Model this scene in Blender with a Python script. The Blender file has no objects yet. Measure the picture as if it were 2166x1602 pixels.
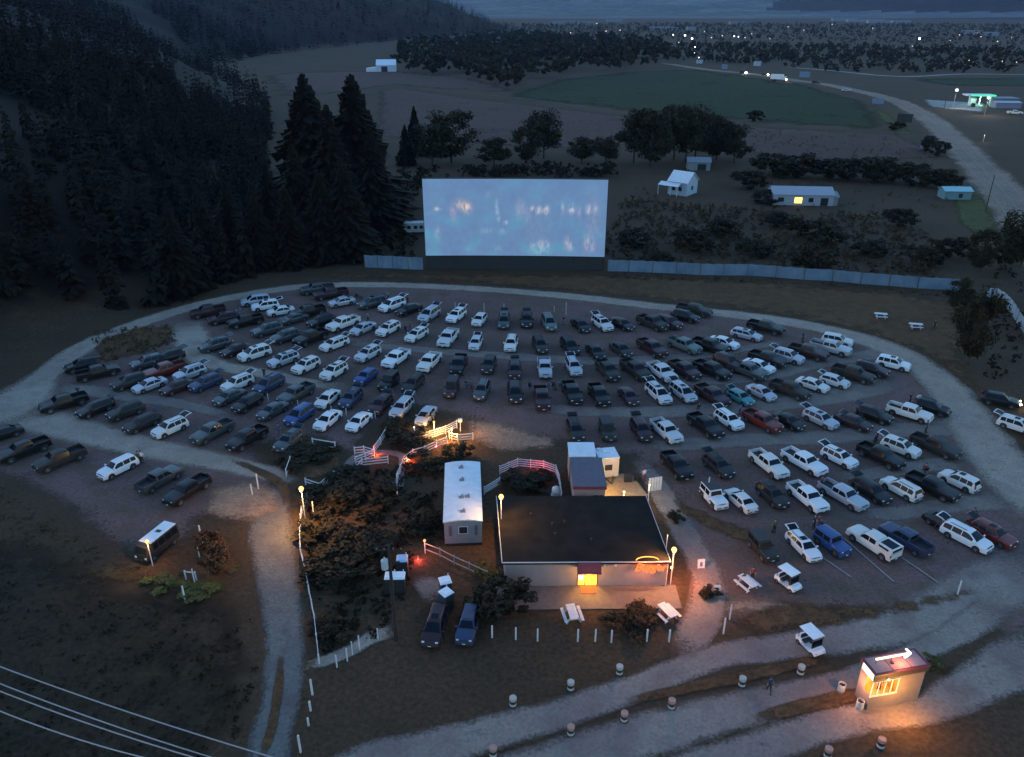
import bpy, bmesh, math, random
import numpy as np
from mathutils import Vector, Matrix, noise as mnoise
random.seed(7); rng=np.random.default_rng(11)
R=math.radians
sc=bpy.context.scene
COL=sc.collection
# ---------------------------------------------------------------- camera model (drone, 54 m up)
FPX=1668.0; CAMH=54.4; PITCH=R(25.4)
SP,CP=math.sin(PITCH),math.cos(PITCH)
def P(px,py,z=0.0):
    """point of the photograph -> place on the level z in the world"""
    u=(px-1083)/FPX; v=(py-801)/FPX
    t=(z-CAMH)/-(SP+v*CP)
    return Vector((u*t,(CP-v*SP)*t,z))
# ---------------------------------------------------------------- mesh helpers
class MB:
    def __init__(s): s.v=[]; s.f=[]; s.m=[]
    def add(s,vs,fs,mi=0):
        o=len(s.v); s.v.extend([tuple(p) for p in vs]); s.f.extend([tuple(i+o for i in f) for f in fs]); s.m.extend([mi]*len(fs))
    def box(s,x0,x1,y0,y1,z0,z1,mi=0,M=None):
        vs=[Vector(p) for p in ((x0,y0,z0),(x1,y0,z0),(x1,y1,z0),(x0,y1,z0),(x0,y0,z1),(x1,y0,z1),(x1,y1,z1),(x0,y1,z1))]
        if M: vs=[M@p for p in vs]
        s.add(vs,[(0,3,2,1),(4,5,6,7),(0,1,5,4),(1,2,6,5),(2,3,7,6),(3,0,4,7)],mi)
    def quad(s,a,b,c,d,mi=0): s.add([a,b,c,d],[(0,1,2,3)],mi)
    def tube(s,a,b,r0,r1=None,n=8,mi=0,cap=True):
        a=Vector(a); b=Vector(b); r1=r0 if r1 is None else r1
        d=(b-a).normalized(); x=d.orthogonal().normalized(); y=d.cross(x)
        vs=[];
        for c,r in ((a,r0),(b,r1)):
            for i in range(n):
                t=2*math.pi*i/n; vs.append(c+x*(r*math.cos(t))+y*(r*math.sin(t)))
        fs=[(i,(i+1)%n,n+(i+1)%n,n+i) for i in range(n)]
        if cap: fs+= [tuple(range(n-1,-1,-1)),tuple(range(n,2*n))]
        s.add(vs,fs,mi)
    def lathe(s,prof,c=(0,0,0),n=12,mi=0):
        vs=[];c=Vector(c)
        for r,z in prof:
            for i in range(n):
                t=2*math.pi*i/n; vs.append(c+Vector((r*math.cos(t),r*math.sin(t),z)))
        fs=[]
        for k in range(len(prof)-1):
            for i in range(n):
                j=(i+1)%n; fs.append((k*n+i,k*n+j,(k+1)*n+j,(k+1)*n+i))
        fs.append(tuple((len(prof)-1)*n+i for i in range(n)))
        s.add(vs,fs,mi)
    def bar(s,a,b,w,h,mi=0):
        a=Vector(a); b=Vector(b); d=b-a; L=d.length; 
        if L<1e-6: return
        q=d.to_track_quat('X','Z').to_matrix().to_4x4(); q.translation=a
        s.box(0,L,-w/2,w/2,-h/2,h/2,mi,q)
    def mesh(s,name,mats,smooth=None):
        me=bpy.data.meshes.new(name); me.from_pydata(s.v,[],s.f); 
        for m in mats: me.materials.append(m)
        if len(mats)>1: me.polygons.foreach_set('material_index',s.m)
        if smooth is not None:
            me.polygons.foreach_set('use_smooth',[True]*len(me.polygons)); me.update()
            me.set_sharp_from_angle(angle=R(smooth))
        me.update(); return me
    def obj(s,name,mats,parent=None,smooth=None,**k):
        if not isinstance(mats,(list,tuple)): mats=[mats]
        return link(name,s.mesh(name,mats,smooth),parent,**k)
def link(name,me,parent=None,loc=None,rz=None,label=None,cat=None,group=None,kind=None):
    o=bpy.data.objects.new(name,me); COL.objects.link(o)
    if parent: o.parent=parent
    if loc is not None: o.location=loc
    if rz is not None: o.rotation_euler=(0,0,rz)
    tag(o,label,cat,group,kind); return o
def tag(o,label=None,cat=None,group=None,kind=None):
    if label: o['label']=label
    if cat: o['category']=cat
    if group: o['group']=group
    if kind: o['kind']=kind
def empty(name,loc=(0,0,0),rz=0,label=None,cat=None,group=None,scale=1):
    o=bpy.data.objects.new(name,None); COL.objects.link(o); o.empty_display_size=.3
    o.location=loc; o.rotation_euler=(0,0,rz); o.scale=(scale,)*3; tag(o,label,cat,group); return o
# ---------------------------------------------------------------- materials
def nodes(name):
    m=bpy.data.materials.new(name); m.use_nodes=True; nt=m.node_tree; nt.nodes.clear()
    return m,nt,nt.nodes,nt.links
def pm(name,c,rough=.8,metal=0.,var=0.,scale=2.,bump=0.,c2=None,coat=0.,detail=6.,emit=None,es=0.,spec=.5):
    m,nt,N,L=nodes(name)
    out=N.new('ShaderNodeOutputMaterial'); b=N.new('ShaderNodeBsdfPrincipled'); L.new(b.outputs[0],out.inputs[0])
    b.inputs['Base Color'].default_value=(*c,1); b.inputs['Roughness'].default_value=rough; b.inputs['Metallic'].default_value=metal
    b.inputs['Coat Weight'].default_value=coat; b.inputs['Coat Roughness'].default_value=.06; b.inputs['Specular IOR Level'].default_value=spec
    if emit: b.inputs['Emission Color'].default_value=(*emit,1); b.inputs['Emission Strength'].default_value=es
    if var or c2 or bump:
        tc=N.new('ShaderNodeTexCoord'); n=N.new('ShaderNodeTexNoise'); n.inputs['Scale'].default_value=scale; n.inputs['Detail'].default_value=detail
        L.new(tc.outputs['Object'],n.inputs['Vector'])
        if var or c2:
            r=N.new('ShaderNodeValToRGB'); r.color_ramp.elements[0].position=.32; r.color_ramp.elements[1].position=.68
            c2=c2 or tuple(x*(1-var) for x in c); 
            r.color_ramp.elements[0].color=(*c2,1); r.color_ramp.elements[1].color=(*c,1)
            L.new(n.outputs[0],r.inputs[0]); L.new(r.outputs[0],b.inputs['Base Color'])
        if bump:
            bp=N.new('ShaderNodeBump'); bp.inputs['Strength'].default_value=bump; bp.inputs['Distance'].default_value=.1
            L.new(n.outputs[0],bp.inputs['Height']); L.new(bp.outputs[0],b.inputs['Normal'])
    return m
def ground_mat(name,cols,scales=(.02,.15,1.6),edge=False,bump=.4,soft=.5,grit=.45,high=None):
    """cols: three colours mixed by noise at three sizes; edge: ragged see-through border from the 'edge' attribute"""
    m,nt,N,L=nodes(name)
    out=N.new('ShaderNodeOutputMaterial'); b=N.new('ShaderNodeBsdfPrincipled')
    b.inputs['Roughness'].default_value=.95; b.inputs['Specular IOR Level'].default_value=.15
    g=N.new('ShaderNodeNewGeometry')
    ns=[]
    for s,d in zip(scales,(4,6,9)):
        n=N.new('ShaderNodeTexNoise'); n.inputs['Scale'].default_value=s; n.inputs['Detail'].default_value=d; n.inputs['Roughness'].default_value=.62
        L.new(g.outputs['Position'],n.inputs['Vector']); ns.append(n)
    def ramp(n,a,bb):
        r=N.new('ShaderNodeMapRange'); r.inputs[1].default_value=a; r.inputs[2].default_value=bb; L.new(n.outputs[0],r.inputs[0]); return r
    m1=N.new('ShaderNodeMix'); m1.data_type='RGBA'; m1.inputs[6].default_value=(*cols[0],1); m1.inputs[7].default_value=(*cols[1],1)
    L.new(ramp(ns[0],.42,.58).outputs[0],m1.inputs[0])
    m2=N.new('ShaderNodeMix'); m2.data_type='RGBA'; m2.inputs[7].default_value=(*cols[2],1); L.new(m1.outputs[2],m2.inputs[6])
    L.new(ramp(ns[1],.45,.7).outputs[0],m2.inputs[0])
    m3=N.new('ShaderNodeMix'); m3.data_type='RGBA'; m3.blend_type='MULTIPLY'; m3.inputs[0].default_value=1; L.new(m2.outputs[2],m3.inputs[6])
    rr=ramp(ns[2],.3,.7); rr.inputs[3].default_value=1-grit; rr.inputs[4].default_value=1+grit
    L.new(rr.outputs[0],m3.inputs[7]); fin=m3
    if high:   # another soil higher up the slope
        sx=N.new('ShaderNodeSeparateXYZ'); L.new(g.outputs['Position'],sx.inputs[0]); ma=N.new('ShaderNodeMath'); ma.operation='MULTIPLY_ADD'; ma.inputs[1].default_value=9; L.new(ns[1].outputs[0],ma.inputs[0]); L.new(sx.outputs[2],ma.inputs[2])
        hr=N.new('ShaderNodeMapRange'); hr.inputs[1].default_value=4.; hr.inputs[2].default_value=9.; L.new(ma.outputs[0],hr.inputs[0])
        fin=N.new('ShaderNodeMix'); fin.data_type='RGBA'; L.new(hr.outputs[0],fin.inputs[0]); L.new(m3.outputs[2],fin.inputs[6]); fin.inputs[7].default_value=(*high,1)
    L.new(fin.outputs[2],b.inputs['Base Color'])
    if bump:
        bp=N.new('ShaderNodeBump'); bp.inputs['Strength'].default_value=bump; bp.inputs['Distance'].default_value=.15; L.new(ns[2].outputs[0],bp.inputs['Height']); L.new(bp.outputs[0],b.inputs['Normal'])
    if edge:
        a=N.new('ShaderNodeAttribute'); a.attribute_name='edge'
        ad=N.new('ShaderNodeMath'); ad.operation='ADD'; L.new(a.outputs['Fac'],ad.inputs[0])
        sb=N.new('ShaderNodeMath'); sb.operation='MULTIPLY_ADD'; sb.inputs[1].default_value=1.6; sb.inputs[2].default_value=-.8; L.new(ns[1].outputs[0],sb.inputs[0]); 
        sb2=N.new('ShaderNodeMath'); sb2.operation='MULTIPLY_ADD'; sb2.inputs[1].default_value=.9; sb2.inputs[2].default_value=-.45; L.new(ns[2].outputs[0],sb2.inputs[0])
        L.new(sb.outputs[0],ad.inputs[1]); ad2=N.new('ShaderNodeMath'); ad2.operation='ADD'; L.new(ad.outputs[0],ad2.inputs[0]); L.new(sb2.outputs[0],ad2.inputs[1])
        mr=N.new('ShaderNodeMapRange'); mr.interpolation_type='SMOOTHSTEP'; mr.inputs[1].default_value=.5-soft; mr.inputs[2].default_value=.5+soft; L.new(ad2.outputs[0],mr.inputs[0])
        # alpha is forced to zero on the very border so that the sheet never ends in a hard line
        mn=N.new('ShaderNodeMapRange'); mn.inputs[1].default_value=0; mn.inputs[2].default_value=.35; L.new(a.outputs['Fac'],mn.inputs[0])
        mu=N.new('ShaderNodeMath'); mu.operation='MULTIPLY'; L.new(mr.outputs[0],mu.inputs[0]); L.new(mn.outputs[0],mu.inputs[1])
        tr=N.new('ShaderNodeBsdfTransparent'); mx=N.new('ShaderNodeMixShader')
        L.new(mu.outputs[0],mx.inputs[0]); L.new(tr.outputs[0],mx.inputs[1]); L.new(b.outputs[0],mx.inputs[2]); L.new(mx.outputs[0],out.inputs[0])
    else: L.new(b.outputs[0],out.inputs[0])
    return m
def emi(name,c,s):
    m,nt,N,L=nodes(name); out=N.new('ShaderNodeOutputMaterial'); e=N.new('ShaderNodeEmission')
    e.inputs[0].default_value=(*c,1); e.inputs[1].default_value=s; L.new(e.outputs[0],out.inputs[0]); return m

M_grass=ground_mat('dry_grass',[(.062,.039,.023),(.046,.031,.018),(.088,.055,.031)],(.03,.22,2.2),high=(.011,.008,.005))
M_dirt=ground_mat('lot_dirt',[(.146,.089,.083),(.116,.076,.066),(.092,.066,.045)],(.05,.3,2.5),edge=True,soft=.35,grit=.3)
M_road=ground_mat('road_gravel',[(.150,.145,.130),(.122,.120,.112),(.098,.085,.085)],(.08,.35,3.),edge=True,soft=.5,grit=.22,bump=.2)
M_gravel=ground_mat('lane_gravel',[(.31,.258,.205),(.26,.215,.172),(.21,.16,.138)],(.08,.35,3.),edge=True,soft=.5,grit=.18,bump=.15)
M_gravel2=ground_mat('entrance_gravel',[(.235,.195,.165),(.19,.150,.135),(.15,.11,.10)],(.06,.25,3.),edge=True,soft=.45,grit=.2,bump=.2)
M_verge=ground_mat('verge_grass',[(.085,.046,.022),(.062,.036,.018),(.115,.062,.030)],(.1,.5,2.6),edge=True,soft=.4)
M_green=ground_mat('green_crop',[(.014,.027,.006),(.012,.022,.005),(.022,.023,.007)],(.004,.03,.3),edge=True,bump=.1)
M_fallow=ground_mat('fallow_field',[(.088,.048,.043),(.070,.041,.034),(.058,.036,.022)],(.01,.05,.5),edge=True,bump=.1)
M_track=ground_mat('farm_track',[(.11,.085,.06),(.09,.07,.05),(.08,.06,.045)],(.05,.2,1.),edge=True)
M_asphalt=ground_mat('road_asphalt',[(.21,.155,.12),(.175,.13,.10),(.24,.18,.13)],(.01,.08,1.2),edge=True)
M_pale=ground_mat('pale_yard',[(.3,.29,.27),(.24,.235,.22),(.2,.19,.18)],(.05,.2,1.),edge=True)
M_lane=ground_mat('row_lane_gravel',[(.20,.165,.140),(.165,.135,.12),(.13,.10,.09)],(.08,.35,3.),edge=True,soft=.5,grit=.2,bump=.15)
M_lamp_pool=ground_mat('painted_lamp_pool',[(.30,.20,.13),(.24,.16,.11),(.17,.11,.075)],(.1,.5,2.6),edge=True,soft=.5,grit=.25)  # paler, warmer gravel: lamplight on the ground put into its colour
M_rough=ground_mat('rough_dark_grass',[(.028,.020,.012),(.020,.015,.009),(.040,.028,.016)],(.05,.3,2.2),edge=True,soft=.5)
M_flower=ground_mat('rust_weeds',[(.10,.045,.022),(.07,.04,.02),(.06,.055,.02)],(.1,.5,2.5),edge=True)
M_yellowg=ground_mat('yellow_weeds',[(.06,.065,.018),(.05,.05,.018),(.08,.075,.02)],(.1,.5,2.5),edge=True)
M_far=ground_mat('far_hill',[(.075,.085,.09),(.06,.07,.075),(.15,.15,.14)],(.0009,.0022,.02),bump=0)  # brighter bluish tone carries part of the distance haze in the colour
M_hill=ground_mat('hill_ground',[(.017,.009,.004),(.011,.007,.003),(.032,.018,.008)],(.006,.03,.3),bump=.2)
M_white=pm('white_paint',(.74,.75,.76),.5,var=.12,scale=3)
M_fence=pm('white_fence_paint',(.62,.63,.64),.7,var=.25,scale=4)
M_glass=pm('car_glass',(.006,.009,.014),.15,spec=.14)
M_tyre=pm('tyre_rubber',(.018,.018,.018),.85)
M_rim=pm('wheel_alloy',(.32,.33,.35),.35,metal=.8)
M_trim=pm('black_trim',(.02,.02,.021),.6)
M_chrome=pm('chrome_trim',(.5,.5,.52),.22,metal=1.)
M_lens=pm('headlight_lens',(.55,.58,.62),.15,coat=.5)
M_red=pm('tail_light_lens',(.22,.012,.01),.25,coat=.5)
M_cargo=pm('dark_interior',(.014,.013,.014),.9)
M_plate=pm('licence_plate',(.62,.64,.68),.5)
PAINT={k:pm('paint_'+n,c,r,metal=mt,coat=(.4 if k in 'wsgbrt' else .2),spec=.25) for k,n,c,r,mt in (
 ('w','white',(.62,.63,.64),.4,0.),('W','warm_white',(.56,.55,.52),.45,0.),('X','dusty_white',(.46,.47,.48),.55,0.),('k','black',(.008,.008,.009),.42,0.),('K','dusty_black',(.022,.020,.018),.6,0.),('g','dark_grey',(.055,.065,.068),.42,.35),('s','silver',(.36,.38,.42),.38,.35),
 ('d','dark_maroon',(.034,.015,.018),.42,.1),('r','red',(.12,.016,.012),.4,0.),('b','blue',(.022,.06,.19),.4,.1),('n','navy',(.035,.05,.10),.4,.25),
 ('t','teal',(.04,.19,.21),.4,.1),('o','grey_green',(.10,.135,.125),.42,.2))}
EXPO=3.7; HAZE=2.9e-5; SUNEL=1.5; SKYS=.12; SUNE=.012; OZ=2.5; AZ=280
# ================================================================= vehicles
def spec(kind):
    S={}
    if kind=='C': # sedan
        S=dict(L=4.75,W=.91,belt=.93,xw=(-1.38,1.42),r=.33,
         top=[(-2.37,.62),(-2.33,.84),(-2.2,.99),(-1.62,1.05),(-1.0,1.39),(-.55,1.45),(.2,1.44),(.42,1.39),(1.15,1.0),(1.95,.88),(2.27,.74),(2.37,.5)],
         ws=(.46,1.12),rg=(-1.56,-1.02),side=[(-1.3,-.42),(-.34,.78)],pil=1.0)
    elif kind=='H':
        S=dict(L=4.2,W=.88,belt=.97,xw=(-1.25,1.28),r=.32,
         top=[(-2.1,.6),(-2.07,.85),(-1.97,1.02),(-1.6,1.4),(-1.1,1.49),(.1,1.49),(.3,1.45),(.98,1.06),(1.7,.93),(2.0,.76),(2.1,.5)],
         ws=(.34,.95),rg=(-1.95,-1.62),side=[(-1.62,-.45),(-.37,.65)],pil=1.)
    elif kind=='W':
        S=dict(L=4.75,W=.90,belt=.96,xw=(-1.38,1.42),r=.33,
         top=[(-2.37,.62),(-2.33,.86),(-2.25,1.02),(-1.95,1.4),(-1.6,1.5),(.2,1.5),(.4,1.45),(1.12,1.03),(1.95,.9),(2.27,.76),(2.37,.5)],
         ws=(.44,1.08),rg=(-2.22,-1.97),side=[(-1.95,-1.3),(-1.22,-.4),(-.32,.76)],pil=1.)
    elif kind=='S':
        S=dict(L=4.75,W=.95,belt=1.06,xw=(-1.4,1.4),r=.38,
         top=[(-2.37,.7),(-2.34,.96),(-2.26,1.12),(-2.02,1.6),(-1.7,1.71),(.15,1.72),(.36,1.67),(1.05,1.17),(1.95,1.05),(2.25,.9),(2.37,.55)],
         ws=(.42,1.0),rg=(-2.23,-2.04),side=[(-1.95,-1.32),(-1.24,-.42),(-.34,.74)],pil=1.)
    elif kind=='V':
        S=dict(L=5.1,W=.99,belt=1.04,xw=(-1.5,1.5),r=.36,
         top=[(-2.55,.66),(-2.52,.96),(-2.46,1.1),(-2.28,1.6),(-1.95,1.74),(.1,1.77),(.45,1.7),(1.4,1.14),(2.1,1.0),(2.42,.84),(2.55,.52)],
         ws=(.52,1.34),rg=(-2.43,-2.29),side=[(-2.2,-1.35),(-1.27,-.3),(-.22,.95)],pil=1.)
    elif kind=='P':
        S=dict(L=5.85,W=1.01,belt=1.22,xw=(-1.95,1.85),r=.42,bed=(-2.92,-.98),
         top=[(-2.92,.85),(-.98,.85),(-.975,1.3),(-.93,1.8),(-.7,1.88),(.45,1.88),(.68,1.82),(1.2,1.3),(2.5,1.2),(2.82,1.08),(2.92,.62)],
         ws=(.73,1.16),rg=(-.972,-.935),side=[(-.84,-.08),(.0,.96)],pil=1.)
    elif kind=='J':
        S=dict(L=4.2,W=.88,belt=1.1,xw=(-1.3,1.25),r=.43,
         top=[(-2.1,.8),(-2.08,1.1),(-2.04,1.75),(-1.95,1.84),(.2,1.85),(.32,1.78),(.55,1.2),(1.85,1.12),(1.95,1.05),(2.1,.62)],
         ws=(.34,.53),rg=(-2.07,-2.045),side=[(-1.9,-.75),(-.65,.22)],pil=1.)
    return S
NP=9
def sec(S,x):
    T=float(np.interp(x,[a for a,_ in S['top']],[b for _,b in S['top']])); h=S['L']/2; W=S['W']
    e=(h-abs(x))
    blunt=.10 if S is SPEC.get('P') or S is SPEC.get('J') else .17
    w=W*(1-blunt*max(0,1-e/.55)**2)
    B=min(S['belt'],T-.03); zb=.27 if S['belt']<1. else (.34 if S['belt']<1.15 else .45)
    ar=S['r']+.075
    for xw in S['xw']:
        d=abs(x-xw)
        if d<ar: zb=max(zb,S['r']+math.sqrt(max(0,ar*ar-d*d)))
    if 'bed' in S and S['bed'][0]<=x<=S['bed'][1]:
        return [(.8*w,zb),(w*.985,zb+.02),(w,zb+.12),(w,1.2),(w*.99,1.33),(w-.1,1.33),(w-.115,.86),(w*.45,.86),(0,.86)]
    zb=min(zb,B-.12)
    k=min(1,max(0,(T-B)/.35)); lean=.40 if S['W']<1. else .26
    if S is SPEC.get('J'): lean=.12
    wt=w*.95-.045*(1-k)-(T-B)*lean*min(1,k+.3)
    return [(.8*w,zb),(w*.985,zb+.02),(w,zb+(B-zb)*.35),(w*.992,B-(B-zb)*.2),(w*.95,B),(wt,T-.055*k-.008),(wt-.07*k-.02,T-.012),(wt*.5,T+.004),(0,T+.012)]
SPEC={}
for _k in 'CHWSVPJ': SPEC[_k]=spec(_k)
def body_mesh(kind):
    S=SPEC[kind]; h=S['L']/2
    xs=set(round(x,3) for x,_ in S['top']); xs|={round(v,3) for v in np.linspace(-h,h,34)}
    for xw in S['xw']:
        a=S['r']+.075
        for k in range(9): xs.add(round(xw+a*math.cos(math.pi*k/8)*.999,3))
        xs|={round(xw-a-.005,3),round(xw+a+.005,3)}
    xs=sorted(xs); out=[xs[0]]
    for x in xs[1:]:
        if x-out[-1]>.004: out.append(x)
    xs=out; mb=MB(); vs=[]; 
    for x in xs:
        s=sec(S,x); vs+= [(x,y,z) for y,z in s]+[(x,-y,z) for y,z in s[-2::-1]]
    n=2*NP-1; fs=[]
    for i in range(len(xs)-1):
        for j in range(n-1):
            a=i*n+j; fs.append((a,a+n,a+n+1,a+1))
    mb.add(vs,fs)
    for x,fl in ((xs[0],0),(xs[-1],1)):
        s=sec(S,x); m=4 if ('bed' in S and not fl) else NP-2
        for j in range(m):
            (y0,z0),(y1,z1)=s[j],s[j+1]
            q=[(x,y0,z0),(x,y1,z1),(x,-y1,z1),(x,-y0,z0)]
            mb.add(q if fl else q[::-1],[(0,1,2,3)])
    return mb.mesh('body',[PAINT['w']],38)
def lerp2(a,b,t): return (a[0]+(b[0]-a[0])*t,a[1]+(b[1]-a[1])*t)
def side_mesh(kind,sgn,only=None):
    S=SPEC[kind]; mb=MB()
    for x0,x1 in S['side']:
        xs=np.linspace(x0,x1,7); pr=None
        for x in xs:
            s=sec(S,x); a=lerp2(s[4],s[5],.10); b=lerp2(s[4],s[5],.90)
            c=((x,sgn*(a[0]+.014),a[1]),(x,sgn*(b[0]+.014),b[1]+.004))
            if pr: mb.quad(pr[0],c[0],c[1],pr[1]) if sgn<0 else mb.quad(pr[1],c[1],c[0],pr[0])
            pr=c
    return mb.mesh('side_window',[M_glass],60)
def screen_mesh(kind,rng_,fr,mat,name,low=0.):
    S=SPEC[kind]; mb=MB(); rows=[]
    xs=np.linspace(rng_[0],rng_[1],7)
    for x in xs:
        s=sec(S,x); o=.016 if fr>0 else -.016
        pts=[(s[6][0]-.03,s[6][1]),(s[7][0],s[7][1]),(0,s[8][1])]
        rows.append([(x+o,-y,z+.012) for y,z in pts]+[(x+o,y,z+.012) for y,z in pts[-2::-1]])
    for i in range(6):
        for j in range(4): mb.quad(rows[i][j],rows[i+1][j],rows[i+1][j+1],rows[i][j+1])
    if low:   # the dark opening below a raised tailgate
        x=-S['L']/2-.012; w=S['W']*.72; z1=S['belt']+.02
        mb.quad((x,w,z1-low),(x,-w,z1-low),(x+.05,-w,z1),(x+.05,w,z1))
    return mb.mesh(name,[mat],50)
def wheel_mesh(r,wd=.22):
    mb=MB(); n=20
    def ring(rad,y): return [(rad*math.cos(2*math.pi*i/n),y,rad*math.sin(2*math.pi*i/n)) for i in range(n)]
    pr=[(.62*r,-wd/2),(.93*r,-wd/2),(r,-wd*.32),(r,wd*.32),(.93*r,wd/2),(.62*r,wd/2)]
    vs=[];fs=[]
    for a,y in pr: vs+=ring(a,y)
    for k in range(5):
        for i in range(n): j=(i+1)%n; fs.append((k*n+i,k*n+j,(k+1)*n+j,(k+1)*n+i))
    mb.add(vs,fs,0)
    for y in (-wd/2,wd/2):
        s=1 if y>0 else -1
        v=ring(.64*r,y*.9)+[(0,y*.7,0)]; mb.add(v,[(i,(i+1)%n,n) if s<0 else ((i+1)%n,i,n) for i in range(n)],2)
        for k in range(5):
            t=2*math.pi*k/5; c,q=math.cos(t),math.sin(t); a=.1*r
            mb.add([(-q*a,y*.93,c*a),(q*a,y*.93,-c*a),(.62*r*c+q*a,y*.96,.62*r*q-c*a),(.62*r*c-q*a,y*.96,.62*r*q+c*a)],[(0,1,2,3) if s<0 else (3,2,1,0)],1)
    return mb.mesh('wheel',[M_tyre,M_rim,M_trim],40)
def car_parts(kind):
    """list of (name, mesh, location, painted?)"""
    S=SPEC[kind]; h=S['L']/2; W=S['W']; out=[('body',body_mesh(kind),(0,0,0),1)]
    for s in (-1,1): out.append(('side_window',side_mesh(kind,s),(0,0,0),0))
    out.append(('windscreen',screen_mesh(kind,S['ws'],1,M_glass,'windscreen'),(0,0,0),0))
    wm=wheel_mesh(S['r'],.26 if kind in 'PJ' else .22)
    for xw in S['xw']:
        for s in (-1,1): out.append(('wheel',wm,(xw,s*(W-.10),S['r']),0))
    big=kind in 'PJSV'; zl={'C':.70,'H':.74,'W':.72,'S':.86,'V':.84,'P':.98,'J':.95}[kind]
    # front: lamps hug the nose, grille, bumper bar, plate
    def nose(z,yo):   # x of the nose at height z
        xs=[a for a,_ in S['top'][-3:]]; zs=[b for _,b in S['top'][-3:]]
        return float(np.interp(-z,[-q for q in zs],xs))
    for s in (-1,1):
        m=MB(); x=nose(zl,0)+.012
        m.box(x-.16,x,s*W*.52 if s>0 else -W*.80,W*.80 if s>0 else -W*.52,zl-.075,zl+.06)
        out.append(('headlight',m.mesh('headlight',[M_lens],30),(0,0,0),0))
        m=MB(); xr=-h-.008; z0={'C':.72,'H':.78,'W':.8,'S':.9,'V':.9,'P':.9,'J':.85}[kind]
        ya,yb=(W*.62,W*.84) if kind!='P' else (W*.82,W*.93)
        m.box(xr,xr+.12,min(s*ya,s*yb),max(s*ya,s*yb),z0,z0+(.34 if kind in 'PVS' else .16))
        out.append(('tail_light',m.mesh('tail_light',[M_red],30),(0,0,0),0))
        m=MB(); xm=S['ws'][1]-.12; zm=S['belt']+.06
        m.box(xm-.06,xm+.06,min(s*(W*.93),s*(W+.2)),max(s*(W*.93),s*(W+.2)),zm-.04,zm+.12+.05*big)
        out.append(('wing_mirror',m.mesh('wing_mirror',[PAINT['w']],30),(0,0,0),1))
    m=MB(); x=nose(zl-.03,0)+.014; m.box(x-.1,x,-W*.46,W*.46,zl-.13-.08*big,zl+.04)
    out.append(('grille',m.mesh('grille',[M_trim],30),(0,0,0),0))
    m=MB(); m.box(h-.10,h+.03,-W*.78,W*.78,.34+.1*big,.46+.12*big); m.box(h+.03,h+.04,-.16,.16,.40+.1*big,.50+.1*big,1)
    out.append(('front_bumper',m.mesh('front_bumper',[M_trim,M_plate],30),(0,0,0),0))
    m=MB(); m.box(-h-.06,-h+.10,-W*.85,W*.85,.38+.1*big,.5+.14*big); m.box(-h-.07,-h-.06,-.16,.16,.44+.1*big,.55+.1*big,1)
    out.append(('rear_bumper',m.mesh('rear_bumper',[M_trim,M_plate],30),(0,0,0),0))
    if kind in 'SWV':
        zr=max(b for _,b in S['top'])
        for s in (-1,1):
            m=MB(); y=s*(sec(S,-.5)[6][0]-.04); m.bar((-1.7,y,zr+.03),(.05,y,zr+.035),.045,.05); out.append(('roof_rail',m.mesh('roof_rail',[M_trim],30),(0,0,0),0))
        m=MB(); m.box(-.55,.12,-.36,.36,zr+.006,zr+.02); out.append(('sunroof',m.mesh('sunroof',[M_glass],30),(0,0,0),0))
    if kind=='P':
        m=MB(); m.box(-2.84,-1.05,-.86,.86,.865,.885); 
        for i in range(9): m.box(-2.84,-1.05,-.82+.19*i,-.76+.19*i,.885,.9)
        m.box(-1.05,-1.0,-.86,.86,.88,1.30)
        out.append(('bed_liner',m.mesh('bed_liner',[M_trim],30),(0,0,0),0))
        m=MB(); m.box(-2.945,-2.92,-.86,.86,.72,1.3); out.append(('tailgate',m.mesh('tailgate',[PAINT['w']],30),(0,0,0),1))
    if kind=='J':
        m=MB(); m.lathe([(.14,0),(.36,0),(.38,.06),(.38,.16),(.3,.2),(.12,.17)],n=18)
        me=m.mesh('spare_wheel',[M_tyre],40); me.transform(Matrix.Rotation(-math.pi/2,4,'Y')); out.append(('spare_wheel',me,(-2.12,0,1.05),0))
        for xw in S['xw']:
            for s in (-1,1):
                m=MB(); m.box(xw-.52,xw+.52,min(s*.86,s*1.02),max(s*.86,s*1.02),.88,.95); out.append(('wheel_flare',m.mesh('wheel_flare',[M_trim],30),(0,0,0),0))
    return out
PARTS={k:car_parts(k) for k in SPEC}
def rear_parts(kind,hatch):
    S=SPEC[kind]; h=S['L']/2
    if kind in 'P': return [('rear_window',PW,(0,0,0),0)]
    if not hatch: return [('rear_window',RW[kind],(0,0,0),0)]
    return [('cargo_opening',RO[kind],(0,0,0),0),('tailgate',TG[kind],(0,0,0),1)]
RW={k:screen_mesh(k,SPEC[k]['rg'],-1,M_glass,'rear_window') for k in SPEC}; PW=None
RO={k:screen_mesh(k,SPEC[k]['rg'],-1,M_cargo,'cargo_opening',.5) for k in SPEC}
_m=MB(); _m.box(-.985,-.978,-.6,.6,1.36,1.74); PW=_m.mesh('rear_window',[M_glass])
TG={}
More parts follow.
